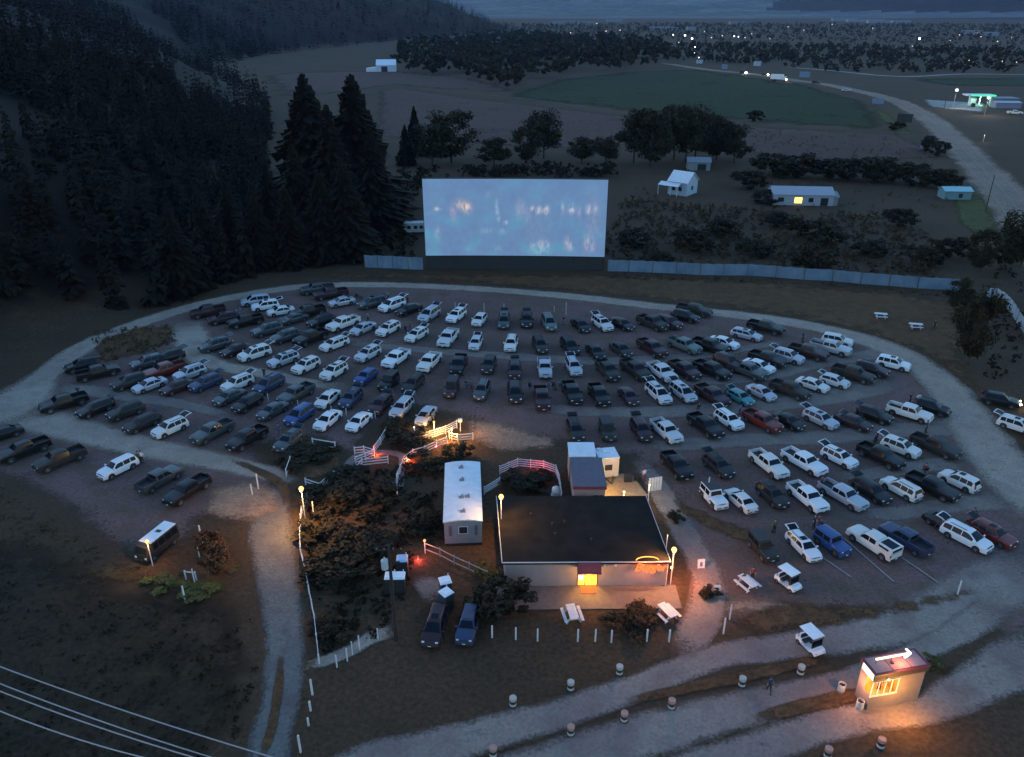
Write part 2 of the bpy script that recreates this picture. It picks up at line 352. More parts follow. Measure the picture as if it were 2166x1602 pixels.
for _k in SPEC:
    S=SPEC[_k]; zr=max(b for _,b in S['top']); xr=S['rg'][1]-.02; m=MB(); w=S['W']*.72; Lp=1.0 if _k in 'SV' else .85
    pts=[(0,0),(-.3,.12),(-Lp+.16,.2),(-Lp,.16)]
    for i in range(3):
        (a,za),(b,zb)=pts[i],pts[i+1]
        for (y0,y1,mi,dz) in ((-w,-w+.12,0,0),(-w+.12,w-.12,1 if i<2 else 0,0),(w-.12,w,0,0)):
            q=[(xr+a,y0,zr-.04+za),(xr+a,y1,zr-.04+za),(xr+b,y1,zr-.04+zb),(xr+b,y0,zr-.04+zb)]
            m.add(q,[(3,2,1,0)],mi); m.add([(x,y,z-.055) for x,y,z in q],[(0,1,2,3)],2)
    for s in (-w,w):
        for i in range(3):
            (a,za),(b,zb)=pts[i],pts[i+1]; m.quad((xr+a,s,zr-.04+za),(xr+b,s,zr-.04+zb),(xr+b,s,zr-.095+zb),(xr+a,s,zr-.095+za))
    m.quad((xr-Lp,-w,zr-.04+.16),(xr-Lp,w,zr-.04+.16),(xr-Lp,w,zr-.095+.16),(xr-Lp,-w,zr-.095+.16))
    TG[_k]=m.mesh('tailgate',[PAINT['w'],M_glass,M_trim],30)
_m=MB(); _m.box(-2.9,-1.0,-.93,.93,1.335,1.78); CANOPY=_m.mesh('canopy',[PAINT['w']],30)
_m=MB(); _m.box(-2.5,-1.3,-.937,-.93,1.45,1.7); _m.box(-2.5,-1.3,.93,.937,1.45,1.7); _m.box(-2.907,-2.9,-.75,.75,1.42,1.72); _m.box(-2.7,-1.2,-.62,.62,1.78,1.79)
CANWIN=_m.mesh('canopy_window',[M_glass])
SOFT=MB(); SOFT.box(-2.0,.22,-.74,.74,1.855,1.9); SOFT=SOFT.mesh('soft_top',[M_trim],30)
# cars of the photograph: x y kind colour flags
CARS=[tuple([int(a[0]),int(a[1]),a[2],a[3],a[4] if len(a)>4 else '']) for a in (l.split() for l in """4 916 C k|173 773 S k|207 788 P k r|134 852 P k|201 864 S k h|265 870 S k|299 895 S k h|359 905 S w h|312 766 S g|349 783 P r|355 756 S k h|273 808 S k|316 813 C s|50 952 P k|126 971 P k|249 988 S w|338 1012 P g r|396 1037 P k|670 612 P g|699 622 P d|723 638 C s|786 641 V g h|829 646 V w h|865 654 C k|540 636 V s|561 647 S w h|594 657 C w|439 660 P d|472 674 S d h|519 680 P k|622 673 C g|652 661 P k|679 680 S k|726 685 P w|768 694 C s|821 696 S w|881 708 W w h|565 698 S g h|604 712 S g|657 715 P k|707 727 W w h|454 730 S g h|499 739 C d|538 748 V w h|599 761 S s h|647 774 S w|706 786 S w h|778 749 S w h|838 759 P w|774 796 H b|822 809 J k|874 812 S k|401 789 S s h|434 810 S n h|375 817 C d|502 811 S w h|485 838 C g|568 814 V n|523 853 S k|626 834 P g|577 867 C g|693 842 C w|742 843 S n h|805 856 S d h|633 878 V b|693 887 C w|759 890 C w|850 862 S s h|449 913 P g|523 928 P k|610 932 S g h|908 666 V s h|965 668 S w h|1014 676 H w|1066 679 V g h|1114 678 S k h|1161 683 V o|1228 687 C k|948 716 P w|1006 725 H w h|1081 727 S w|1142 730 S k|908 767 P w|970 773 P k|1034 772 S k|1089 783 S d h|1152 779 P s|1213 776 S s h|955 823 J d|1019 826 S g|1089 830 V k|1146 843 P d|1210 831 P k|901 878 C s|1205 732 V k|1274 685 S w h|1315 684 C k|1380 684 P k|1414 683 S d|1450 670 S k|1469 657 P k|1259 742 C k|1313 738 C k|1379 737 P d|1447 731 P o|1502 733 P k|1531 724 C w|1579 707 W s|1620 693 P k|1285 784 P k|1344 783 P k|1400 788 P w|1448 783 P d|1506 783 P k|1541 766 S d|1605 773 C w|1582 785 P g|1624 760 P k|1668 755 S s h|1267 836 P k|1329 836 C d|1393 832 V w h|1445 830 V s h|1507 837 P d|1566 839 H t h|1610 829 C s|1671 825 P k|1217 909 S k h|1285 911 J k|1356 909 S d h|1409 912 P w|1492 901 P k|1542 888 S w h|1613 891 P r h|1667 889 C k|1771 720 S w|1757 737 P s|1710 746 P d|1890 769 S w|1844 781 S d|1805 792 P k|1766 805 H w h|1719 812 C w|1924 873 P w|1972 862 S k|1851 878 S k h|1805 891 C d h|1736 886 S s h|2116 846 S k x|2153 899 S w h|1906 946 S w h|1863 965 P k|1979 944 P k|1776 967 S w h|1701 977 P w|1626 982 P w|2029 1016 S w r|1431 985 P k|1520 985 S k h|1510 1051 J w|1567 1055 C w r|1634 1047 S k|1708 1051 P w|1783 1047 P s|1844 1038 S k h|1906 1032 S w r|1972 1030 P k|1614 1158 J k|1700 1152 W w h|1761 1148 J b|1847 1147 P w rc|1915 1139 P n r|2045 1135 V w h|2101 1128 S r h|1999 1105 C k|920 1322 V d|990 1320 S n""".split('|'))]
KIND={'C':('sedan','sedan','car'),'H':('hatchback','hatchback','car'),'W':('station_wagon','station wagon','car'),'S':('suv','SUV','SUV'),'V':('minivan','minivan','minivan'),'P':('pickup_truck','pickup truck','pickup truck'),'J':('off_roader','boxy off-roader','off-roader')}
COLN={'w':'white','k':'black','g':'dark grey','s':'silver','d':'dark maroon','r':'red','b':'blue','n':'navy','t':'teal','o':'grey-green'}
ORD='zeroth first second third fourth fifth sixth seventh eighth ninth tenth eleventh twelfth thirteenth fourteenth fifteenth sixteenth seventeenth eighteenth nineteenth twentieth twenty-first twenty-second twenty-third twenty-fourth twenty-fifth twenty-sixth twenty-seventh twenty-eighth twenty-ninth thirtieth'.split()
SCR=P(1090,570)
def car_scale(y): return float(np.interp(y,[640,700,841,1080,1400],[1.17,1.15,1.09,1.02,.97]))
PROTO={}
def build_car(kind,col,flags,loc,rz,scale,label):
    nm,_,cat=KIND[kind]
    root=empty(nm,loc,rz,label,cat,'vehicles parked in the drive-in rows',scale)
    ps=list(PARTS[kind])+rear_parts(kind,'h' in flags)
    if 'c' in flags: ps+= [('canopy',CANOPY,(0,0,0),1),('canopy_window',CANWIN,(0,0,0),0)]
    if kind=='J' and col!='b': ps.append(('soft_top',SOFT,(0,0,0),0))
    vr=random.random(); pc={'w':'wwWX','k':'kkkK'}.get(col,col); pc=pc[int(vr*997)%len(pc)]
    root.scale=(scale*random.uniform(.96,1.04),scale*random.uniform(.97,1.02),scale*random.uniform(.96,1.04))
    for n,me,l,painted in ps:
        if n=='roof_rail' and vr<.5 or n=='sunroof' and .3<vr<.75: continue
        o=bpy.data.objects.new(n,me); COL.objects.link(o); o.parent=root; o.location=l
        if painted: o.material_slots[0].link='OBJECT'; o.material_slots[0].material=PAINT[pc]
    return root
cars=[]
for (px,py,k,c,fl) in CARS:
    p=P(px,py,.85); p.z=.05; d=p-SCR
    cars.append(dict(px=px,py=py,k=k,c=c,fl=fl,p=p,d=d.length,a=math.atan2(d.x,-d.y)))
# rows: rings round the screen, read off the photograph
def rowof(c):
    q=Vector((13.5,216,0)); r=(c['p']-q).length
    return r
for c in cars: c['r']=rowof(c)
SPECIAL={(2116,846):'black SUV with headlights on at the grass edge beyond the perimeter lane',(2153,899):'white SUV with raised tailgate cut by the right picture edge',
 (920,1322):'dark maroon minivan with pale roof parked on the grass beside the toilets',(990,1320):'navy SUV with roof rails parked on the grass beside the maroon minivan'}
def rowname(c):
    r=c['r']; right=c['px']>1150
    if r<85: return 'front row'
    if r<97: return 'second row'
    if r<105: return 'third row'
    if r<114: return 'fourth row'
    s='right ' if right else 'left '
    if not right: return s+('fifth row' if r<119.95 else 'sixth row' if r<129.5 else 'seventh row' if r<141 else 'back row')
    return s+('fifth row' if r<127 else 'sixth row' if r<133 else 'seventh row' if r<141 else 'back row')
rows={}
for c in cars:
    if (c['px'],c['py']) in SPECIAL: c['rown']=None; c['ord']=0; continue
    c['rown']=rowname(c); rows.setdefault(c['rown'],[]).append(c)
for rn,cs in rows.items():
    cs.sort(key=lambda c:c['px'])
    for i,c in enumerate(cs):
        c['ord']=i+1
        if i: c['left']=cs[i-1]
        if i<len(cs)-1: c['right']=cs[i+1]

def desc(c):
    s=COLN[c['c']]+' '+KIND[c['k']][1]
    return s
def state(c):
    if 'c' in c['fl']: return ' with bed canopy'
    if 'x' in c['fl']: return ' with headlights on'
    if 'h' in c['fl'] and c['k'] not in 'PC': return ' with raised tailgate'
    if 'r' in c['fl']: return ' facing the screen'
    return ''
for c in cars:
    L=c.get('left'); Rr=c.get('right'); c['lab']=None
    if L and Rr: c['lab']=f"{desc(c)}{state(c)} between {desc(L)} and {desc(Rr)}, {c['rown']}"
    elif Rr: c['lab']=f"{desc(c)}{state(c)} at the left end of the {c['rown']}"
    elif L: c['lab']=f"{desc(c)}{state(c)} at the right end of the {c['rown']}"
cnt={}
for c in cars: cnt[c['lab']]=cnt.get(c['lab'],0)+1
for c in cars:
    if cnt[c['lab']]>1 or len(c['lab'].split())>15:
        c['lab']=f"{desc(c)}{state(c)}, {ORD[c['ord']]} from left in the {c['rown']}"
for c in cars:
    if (c['px'],c['py']) in SPECIAL: c['lab']=SPECIAL[(c['px'],c['py'])]
for c in cars:
    ang=c['a']*(1.12 if c['a']>0 else 1.0)+R(random.uniform(-5,5))     # nose points away from the screen
    if 'r' in c['fl']: ang+=math.pi
    if 'x' in c['fl']: ang=R(62)
    rz=ang-math.pi/2
    c['rz']=rz
    c['obj']=build_car(c['k'],c['c'],c['fl'],c['p'],rz,car_scale(c['py']),c['lab'])
# ================================================================= setting
XB=[(-200,-170),(60,-110),(110,-88),(148,-72),(168,-60),(200,-66),(250,-80),(400,-120),(555,-172),(800,-290),(1000,-300),(1300,-230),(1700,-95),(2000,-10),(2300,-60),(2800,-400),(4000,-1800)]
def hill(x,y):
    xb=np.interp(y,[a for a,_ in XB],[b for _,b in XB]); d=np.maximum(0,xb-x)
    h=.44*d*np.clip(d/40,0,1); h=170*(1-np.exp(-h/170))
    far=np.clip((y-4200)/6000,0,1)**1.1*330*(1+.25*np.sin(x/900.+1)+.15*np.sin(x/340.))
    # right-hand mountain
    g=np.exp(-(((x-3600)/1500)**2+((y-6600)/1500)**2))*210+np.exp(-(((x-3250)/900)**2+((y-4900)/700)**2))*165+np.exp(-(((x-2800)/620)**2+((y-5000)/600)**2))*150+np.exp(-(((x-2150)/420)**2+((y-5600)/500)**2))*85+np.exp(-(((x-4700)/1300)**2+((y-5200)/1300)**2))*190
    return np.maximum(h,far+g)
def nz(x,y,s,a): return a*mnoise.noise(Vector((x/s,y/s,3.1)))
ys=np.concatenate([np.linspace(-160,260,106),260+np.cumsum(4.2*1.024**np.arange(1,172))]); ys=ys[ys<12500]
us=np.linspace(-1,1,261)
Y,U=np.meshgrid(ys,us,indexing='ij'); W_=230+.95*np.maximum(Y,0); X=U*W_
Z=hill(X,Y)
Zf=Z.copy()
for i in range(Z.shape[0]):
    for j in range(Z.shape[1]):
        z=Z[i,j]
        if z>.5: Zf[i,j]+=nz(X[i,j],Y[i,j],60 if z<60 else 240,min(6,z*.12)*(1 if z<60 else 1.8))
ny,nx=Z.shape
vv=np.stack([X,Y,Zf-.02],-1).reshape(-1,3)
idx=np.arange(ny*nx).reshape(ny,nx)
ff=np.stack([idx[:-1,:-1],idx[:-1,1:],idx[1:,1:],idx[1:,:-1]],-1).reshape(-1,4)
cz=Zf.reshape(-1)[ff].mean(1); cy_=Y.reshape(-1)[ff].mean(1)
me=bpy.data.meshes.new('ground'); me.from_pydata(vv.tolist(),[],ff.tolist())
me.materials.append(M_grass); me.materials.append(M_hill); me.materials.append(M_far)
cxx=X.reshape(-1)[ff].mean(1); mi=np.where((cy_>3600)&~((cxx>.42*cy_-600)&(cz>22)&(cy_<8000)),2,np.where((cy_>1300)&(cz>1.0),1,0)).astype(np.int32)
me.polygons.foreach_set('material_index',mi); me.polygons.foreach_set('use_smooth',[True]*len(ff)); me.update()
link('ground',me,kind='structure')
def gz(x,y): return float(hill(np.array(x,float),np.array(y,float)))
LAYER=[0.0]
def catmull(pts,n=6):
    out=[]; p=[Vector(a) for a in pts]; p=[p[0]*2-p[1]]+p+[p[-1]*2-p[-2]]
    for i in range(1,len(p)-2):
        for k in range(n):
            t=k/n; a,b,c,d=p[i-1:i+3]
            out.append(.5*((2*b)+(c-a)*t+(2*a-5*b+4*c-d)*t*t+(3*b-a-3*c+d)*t**3))
    out.append(p[-2]); return out
def strip(name,px,w,mat,fade=1.,n=6,z=None,kind='structure'):
    """a ribbon along points of the photo; w = width in metres (one or per point)"""
    LAYER[0]+=.003; z=LAYER[0] if z is None else z
    ws=w if isinstance(w,(list,tuple)) else [w]*len(px)
    c=catmull([Vector((*P(*a).xy,q)) for a,q in zip(px,ws)],n)
    vs=[];ed=[];fs=[]; K=[-1,-.82,-.5,0,.5,.82,1]
    for i,p in enumerate(c):
        d=(c[min(i+1,len(c)-1)]-c[max(i-1,0)]); d.z=0; d.normalize(); nrm=Vector((-d.y,d.x,0))
        for k in K:
            q=Vector((p.x,p.y,0))+nrm*k*(p.z/2+fade*.5); vs.append((q.x,q.y,z)); ed.append(min(1,(1-abs(k))*2.2))
    m=len(K)
    for i in range(len(c)-1):
        for j in range(m-1): a=i*m+j; fs.append((a,a+1,a+m+1,a+m))
    nn=len(c)
    for i in range(nn):
        f_=min(1,min(i,nn-1-i)/5) if fade else 1
        for j in range(m): ed[i*m+j]*=f_
    me=bpy.data.meshes.new(name); me.from_pydata(vs,[],fs); me.materials.append(mat)
    at=me.attributes.new('edge','FLOAT','POINT'); at.data.foreach_set('value',ed); me.update()
    # keep the upper side up
    if me.polygons[0].normal.z<0: me.flip_normals()
    return link(name,me,kind=kind)
def area(name,px,mat,cell,fade,kind='structure',world=None):
    """a sheet filling an outline, with the distance to its edge stored for the ragged border"""
    LAYER[0]+=.003; z=LAYER[0]
    poly=np.array(world if world else [tuple(P(*a).xy) for a in px])
    x0,y0=poly.min(0)-cell; x1,y1=poly.max(0)+cell
    gx=np.arange(x0,x1+cell,cell); gy=np.arange(y0,y1+cell,cell); GX,GY=np.meshgrid(gx,gy)
    q=np.stack([GX.ravel(),GY.ravel()],1); ins=np.zeros(len(q),bool); dist=np.full(len(q),1e9)
    n=len(poly)
    for i in range(n):
        a=poly[i]; b=poly[(i+1)%n]
        c=((a[1]>q[:,1])!=(b[1]>q[:,1]))&(q[:,0]<(b[0]-a[0])*(q[:,1]-a[1])/(b[1]-a[1]+1e-12)+a[0]); ins^=c
        d=b-a; t=np.clip(((q-a)@d)/(d@d),0,1); dist=np.minimum(dist,np.hypot(*(q-a-t[:,None]*d).T))
    e=np.where(ins,np.clip(dist/fade,0,1),0.)
    E_=e.reshape(GX.shape); keep=(np.maximum.reduce([E_[:-1,:-1],E_[1:,:-1],E_[:-1,1:],E_[1:,1:]])>0)
    I=np.arange(E_.size).reshape(E_.shape); f=np.stack([I[:-1,:-1],I[:-1,1:],I[1:,1:],I[1:,:-1]],-1)[keep]
    used,inv=np.unique(f,return_inverse=True)
    v=np.stack([q[used,0],q[used,1],np.full(len(used),z)],1)
    me=bpy.data.meshes.new(name); me.from_pydata(v.tolist(),[],inv.reshape(-1,4).tolist()); me.materials.append(mat)
    at=me.attributes.new('edge','FLOAT','POINT'); at.data.foreach_set('value',e[used]); me.update()
    return link(name,me,kind=kind)
area('green_field',[(1060,205),(1180,168),(1330,152),(1480,147),(1600,165),(1730,185),(1830,213),(1885,276),(1700,264),(1500,247),(1300,232),(1150,214)],M_green,12,9)
area('fallow_field',[(800,192),(860,186),(1000,208),(1150,224),(1330,246),(1480,262),(1440,300),(1200,315),(900,300),(790,290)],M_fallow,5,5)
area('fallow_field',[(560,160),(640,152),(830,150),(1000,166),(1110,196),(960,190),(830,180),(700,200),(600,205)],M_fallow,10,8)
area('fallow_field',[(1500,262),(1900,284),(2010,335),(1800,340),(1600,330),(1480,300)],M_fallow,4,4)
area('green_field',[(1930,166),(2300,164),(2400,182),(2000,184)],M_green,14,9)
area('pale_yard',[(1950,210),(2085,218),(2085,238),(1965,226)],M_pale,3,3)
strip('farm_track',[(800,182),(900,190),(1100,208),(1310,237),(1500,256),(1700,268),(1880,279)],2.,M_track)
strip('farm_track',[(1500,268),(1700,281),(1880,296)],1.6,M_track)
strip('far_lane',[(2400,158),(2166,158),(2040,157),(1900,162),(1760,150),(1700,145),(1640,142)],7,M_pale)
strip('highway',[(2400,760),(2260,580),(2150,440),(2088,370),(2020,300),(1962,250),(1890,212),(1800,190),(1740,178),(1680,170),(1600,158),(1500,148),(1430,138),(1380,130)],[19,19,18,17,16,16,15,15,15,15,13,13,12,12],M_asphalt,fade=1.5)
area('yellow_verge',[(1835,218),(1880,240),(1925,275),(1940,285),(1890,285),(1850,240)],M_yellowg,3,3)
area('yellow_verge',[(2010,420),(2080,410),(2120,480),(2060,500),(2020,470)],M_yellowg,1.,2.5)
LAYER[0]=0.0
LOT=[(-60,840),(120,757),(300,676),(450,630),(600,598),(760,592),(900,597),(1100,610),(1300,629),(1500,649),(1680,676),(1820,707),(1960,760),(2060,845),(2130,920),(2220,985),(2420,1120),(2420,1350),(2166,1370),(2000,1330),(1800,1320),(1560,1345),(1420,1330),(1450,1250),(1440,1150),(1400,1060),(1330,975),(1190,945),(1060,925),(960,885),(880,872),(800,905),(760,975),(700,960),(640,930),(560,950),(600,1010),(600,1090),(530,1125),(440,1100),(410,1165),(300,1205),(200,1150),(100,1070),(0,1018),(-300,970),(-300,900)]
area('grass_strip',[(560,585),(700,572),(900,575),(1290,578),(1600,592),(1900,616),(2040,640),(2060,760),(2130,900),(2300,950),(2200,1000),(2060,845),(1960,760),(1820,707),(1680,676),(1500,649),(1300,629),(1100,610),(900,597),(700,590)],M_verge,2.2,4)
area('parking_lot',LOT,M_dirt,.9,3.5)
G=M_gravel
strip('gravel_lane',[(390,670),(405,715),(420,755),(470,775),(560,790),(640,808),(760,822)],[6,7,5,3.5,3,2.6,2.4],G)
strip('gravel_lane',[(700,722),(830,735),(1000,748),(1230,763),(1370,760),(1500,750),(1600,733),(1700,712)],[1.6,2.6,3,3.4,3,2.6,2,1.8],M_lane)
strip('gravel_lane',[(1330,812),(1500,806),(1620,795),(1730,768),(1850,750),(1930,735)],[1.8,3,3.6,4,4.4,3.5],M_lane)
strip('gravel_lane',[(1060,850),(1200,868),(1350,872),(1520,865),(1690,850),(1820,828),(1930,800)],[2,3,3.6,4.2,4.6,5,5],M_lane)
strip('gravel_lane',[(1330,942),(1450,940),(1600,930),(1750,925),(1880,912),(2010,905),(2080,900)],[2.6,3.4,3.8,4,4.4,5,5],M_lane)
strip('gravel_lane',[(0,868),(120,898),(240,930),(350,955),(450,975),(560,1000),(640,1020)],[10,7,5.5,4.6,4,3,2.2],G)
strip('gravel_lane',[(90,815),(183,826),(270,840),(354,850),(430,866),(520,892)],[4,3.6,3,2.6,2,1.6],M_lane)
strip('gravel_lane',[(1740,1010),(1850,1002),(1960,985),(2080,975)],[2,2.6,3,4],M_lane)
strip('gravel_lane',[(1720,1090),(1900,1085),(2050,1065),(2180,1060)],[2,2.6,3.4,5],M_lane)
strip('perimeter_lane',[(-260,930),(-60,880),(30,850),(90,800),(180,733),(320,676),(470,634),(640,607),(800,603),(1000,611),(1200,627),(1400,650),(1600,672),(1750,698),(1880,738),(1980,800),(2045,880),(2110,970),(2190,1050),(2330,1150)],[14,14,12,6,5,4.5,4,3.6,3.4,3.4,3.6,4,4.5,5,6.5,7,8,9,10,12],G)
strip('entrance_road',[(620,1740),(575,1640),(570,1580),(588,1500),(602,1400),(600,1320),(590,1240),(577,1170),(572,1110),(585,1060),(600,1020)],[3.8,3.6,3.4,3.5,3.6,3.8,4.2,4.8,5,3,2],M_road,fade=.7)
strip('ticket_road',[(560,1760),(760,1630),(900,1590),(1040,1550),(1180,1510),(1300,1470),(1420,1425),(1520,1390),(1650,1370),(1800,1345),(1950,1310),(2100,1240),(2230,1150)],[5,4.6,4.2,3.6,3.2,3.,2.8,3,3.4,4.5,6,8,9],M_gravel2,fade=.7)
strip('ticket_road',[(900,1760),(1060,1660),(1200,1615),(1350,1560),(1500,1520),(1650,1480),(1780,1445),(1920,1390),(2040,1330),(2140,1250)],[5,5,5,4.6,4.2,3.4,2.6,2,3,4],M_gravel2,fade=.7)
strip('ticket_road',[(1250,1760),(1450,1640),(1640,1570),(1800,1525),(1960,1500),(2100,1430),(2300,1330)],[4,3.6,3.2,3,3,5,8],M_gravel2,fade=.7)
strip('footpath',[(628,1412),(690,1398),(745,1375),(790,1348),(842,1335)],[1.2,1.2,1.3,1.6,2],G,fade=.5)
strip('footpath',[(1345,965),(1385,1020),(1420,1080),(1455,1140),(1488,1200),(1500,1265),(1475,1330),(1430,1400)],[2.4,2.6,2.8,3,3.2,3.6,3.4,3],M_gravel2,fade=.9)
strip('footpath',[(730,1000),(745,975),(780,958),(850,965),(845,1010),(846,1060)],[1.3,1.3,1.3,1.2,1.2,1],M_gravel2,fade=.4)
strip('footpath',[(880,1215),(905,1240),(925,1280)],[2.2,2.6,2.],M_gravel2,fade=.6)
area('grass_island',[(560,950),(620,925),(700,935),(730,965),(715,1005),(640,1020),(600,1005)],M_verge,.6,1.2)
area('weed_patch',[(210,715),(300,690),(370,688),(372,720),(300,750),(215,775),(190,740)],M_verge,.8,2)
area('weed_strip',[(1400,1040),(1450,1060),(1540,1100),(1640,1130),(1590,1160),(1500,1125),(1430,1085)],M_verge,.6,1.4)
area('weed_strip',[(1500,1310),(1640,1260),(1800,1275),(1960,1255),(2060,1235),(2080,1262),(1960,1300),(1760,1340),(1600,1350)],M_verge,.6,2)
area('weed_strip',[(1980,1400),(2030,1410),(2020,1440),(1975,1435)],M_verge,.5,1)
strip('weed_ridge',[(1300,1490),(1430,1462),(1560,1434),(1680,1407),(1780,1385)],[.4,.7,.9,.8,.4],M_verge,fade=.7)
strip('weed_ridge',[(1560,1530),(1680,1500),(1790,1475),(1830,1462)],[.3,1.,1.,.5],M_verge,fade=.8)
strip('weed_ridge',[(540,1640),(575,1540),(590,1450),(596,1370)],[.5,.7,.7,.3],M_verge,fade=.3)
strip('weed_ridge',[(470,965),(560,1003),(600,1035),(606,1080)],[.6,1.2,1.2,.8],M_verge,fade=.4)
area('rust_weeds',[(128,1208),(240,1195),(320,1215),(300,1240),(180,1230)],M_flower,.5,1.)
area('yellow_verge',[(255,1215),(330,1222),(480,1225),(492,1262),(400,1255),(280,1245)],M_yellowg,.5,1.)
area('rust_weeds',[(430,1115),(490,1130),(515,1200),(500,1225),(420,1200),(410,1150)],M_flower,.5,1.)
area('lamp_pool_patch',[(440,1030),(540,1015),(600,1035),(600,1085),(540,1110),(460,1105),(420,1085)],M_lamp_pool,.5,2)  # pool of the junction lamp painted into the ground
area('lamp_pool_patch',[(975,880),(1060,890),(1180,925),(1190,955),(1060,965),(985,935)],M_lamp_pool,.5,2.5)  # painted warm light beside the gateway lamps
area('lamp_pool_patch',[(1540,1262),(1640,1265),(1690,1285),(1600,1305),(1520,1300)],M_lamp_pool,.4,1.4)  # orange light patch by the golf cart, painted as ground colour
area('rough_grass',[(-200,1120),(100,1130),(280,1230),(500,1240),(545,1300),(560,1400),(540,1500),(480,1600),(420,1680),(-300,1680)],M_rough,1.2,5)
for i,(a,b) in enumerate((((1738,1180),(1800,1222)),((1785,1140),(1890,1232)),((1905,1180),(1985,1235)))):
    strip('parking_line',[a,((a[0]+b[0])//2,(a[1]+b[1])//2),b],.16,pm('faded_line_paint',(.24,.23,.22),.9) if i==0 else bpy.data.materials['faded_line_paint'],fade=0,n=3)
# highway edge and centre lines, 4 mm above the road
LZ=.12
def roadline(off,w):
    px=[(2400,760),(2260,580),(2150,440),(2088,370),(2020,300),(1962,250),(1890,212),(1800,190)]
    c=catmull([P(*a) for a in px],10); m=MB()
    for i in range(len(c)-1):
        d=(c[i+1]-c[i]).normalized(); n=Vector((-d.y,d.x,0)); a=c[i]+n*off; b=c[i+1]+n*off
        m.quad((*(a-n*w/2).xy,LZ),(*(b-n*w/2).xy,LZ),(*(b+n*w/2).xy,LZ),(*(a+n*w/2).xy,LZ))
    me=m.mesh('road_marking',[bpy.data.materials['faded_line_paint']]); 
    if me.polygons[0].normal.z<0: me.flip_normals()
    link('road_marking',me,kind='structure')
for o,w in ((-.25,.18),(.25,.18),(-4.2,.18),(4.2,.18)): roadline(o,w)
# ================================================================= buildings and other large things
def zat(g,py):
    v=(py-801)/FPX; return CAMH-(SP+v*CP)/(CP-v*SP)*g.y
KE=1.0/2**EXPO
M_dark=pm('dark_steel',(.02,.022,.025),.7)
M_roofblack=pm('torch_on_roofing',(.012,.010,.009),.95,c2=(.022,.018,.015),scale=.6,bump=.2,spec=.1)
M_wall=pm('painted_block_wall',(.27,.24,.235),.8,var=.15,scale=1.4)
M_maroon=pm('maroon_trim',(.12,.018,.03),.6)
M_metalroof=pm('pale_metal_roof',(.62,.66,.70),.5,var=.14,scale=1.2)
M_sheet=pm('corrugated_blue_sheet',(.13,.20,.27),.6,c2=(.08,.13,.19),scale=.3)
M_siding=pm('grey_siding',(.19,.21,.22),.8,var=.15,scale=2)
M_wood=pm('weathered_wood',(.10,.08,.06),.9,var=.4,scale=3)
M_pole=pm('creosote_pole',(.03,.026,.022),.9,var=.4,scale=3)
M_win=pm('dark_window_glass',(.02,.025,.03),.12,coat=.4)
M_galv=pm('galvanised_steel',(.4,.42,.44),.45,metal=.7)
M_concrete=pm('concrete',(.14,.12,.11),.9,var=.25,scale=2)
def film_mat():
    m,nt,N,L=nodes('projected_film'); out=N.new('ShaderNodeOutputMaterial'); e=N.new('ShaderNodeEmission'); a=N.new('ShaderNodeAttribute'); a.attribute_name='film'
    L.new(a.outputs['Color'],e.inputs[0]); e.inputs[1].default_value=KE; L.new(e.outputs[0],out.inputs[0]); return m
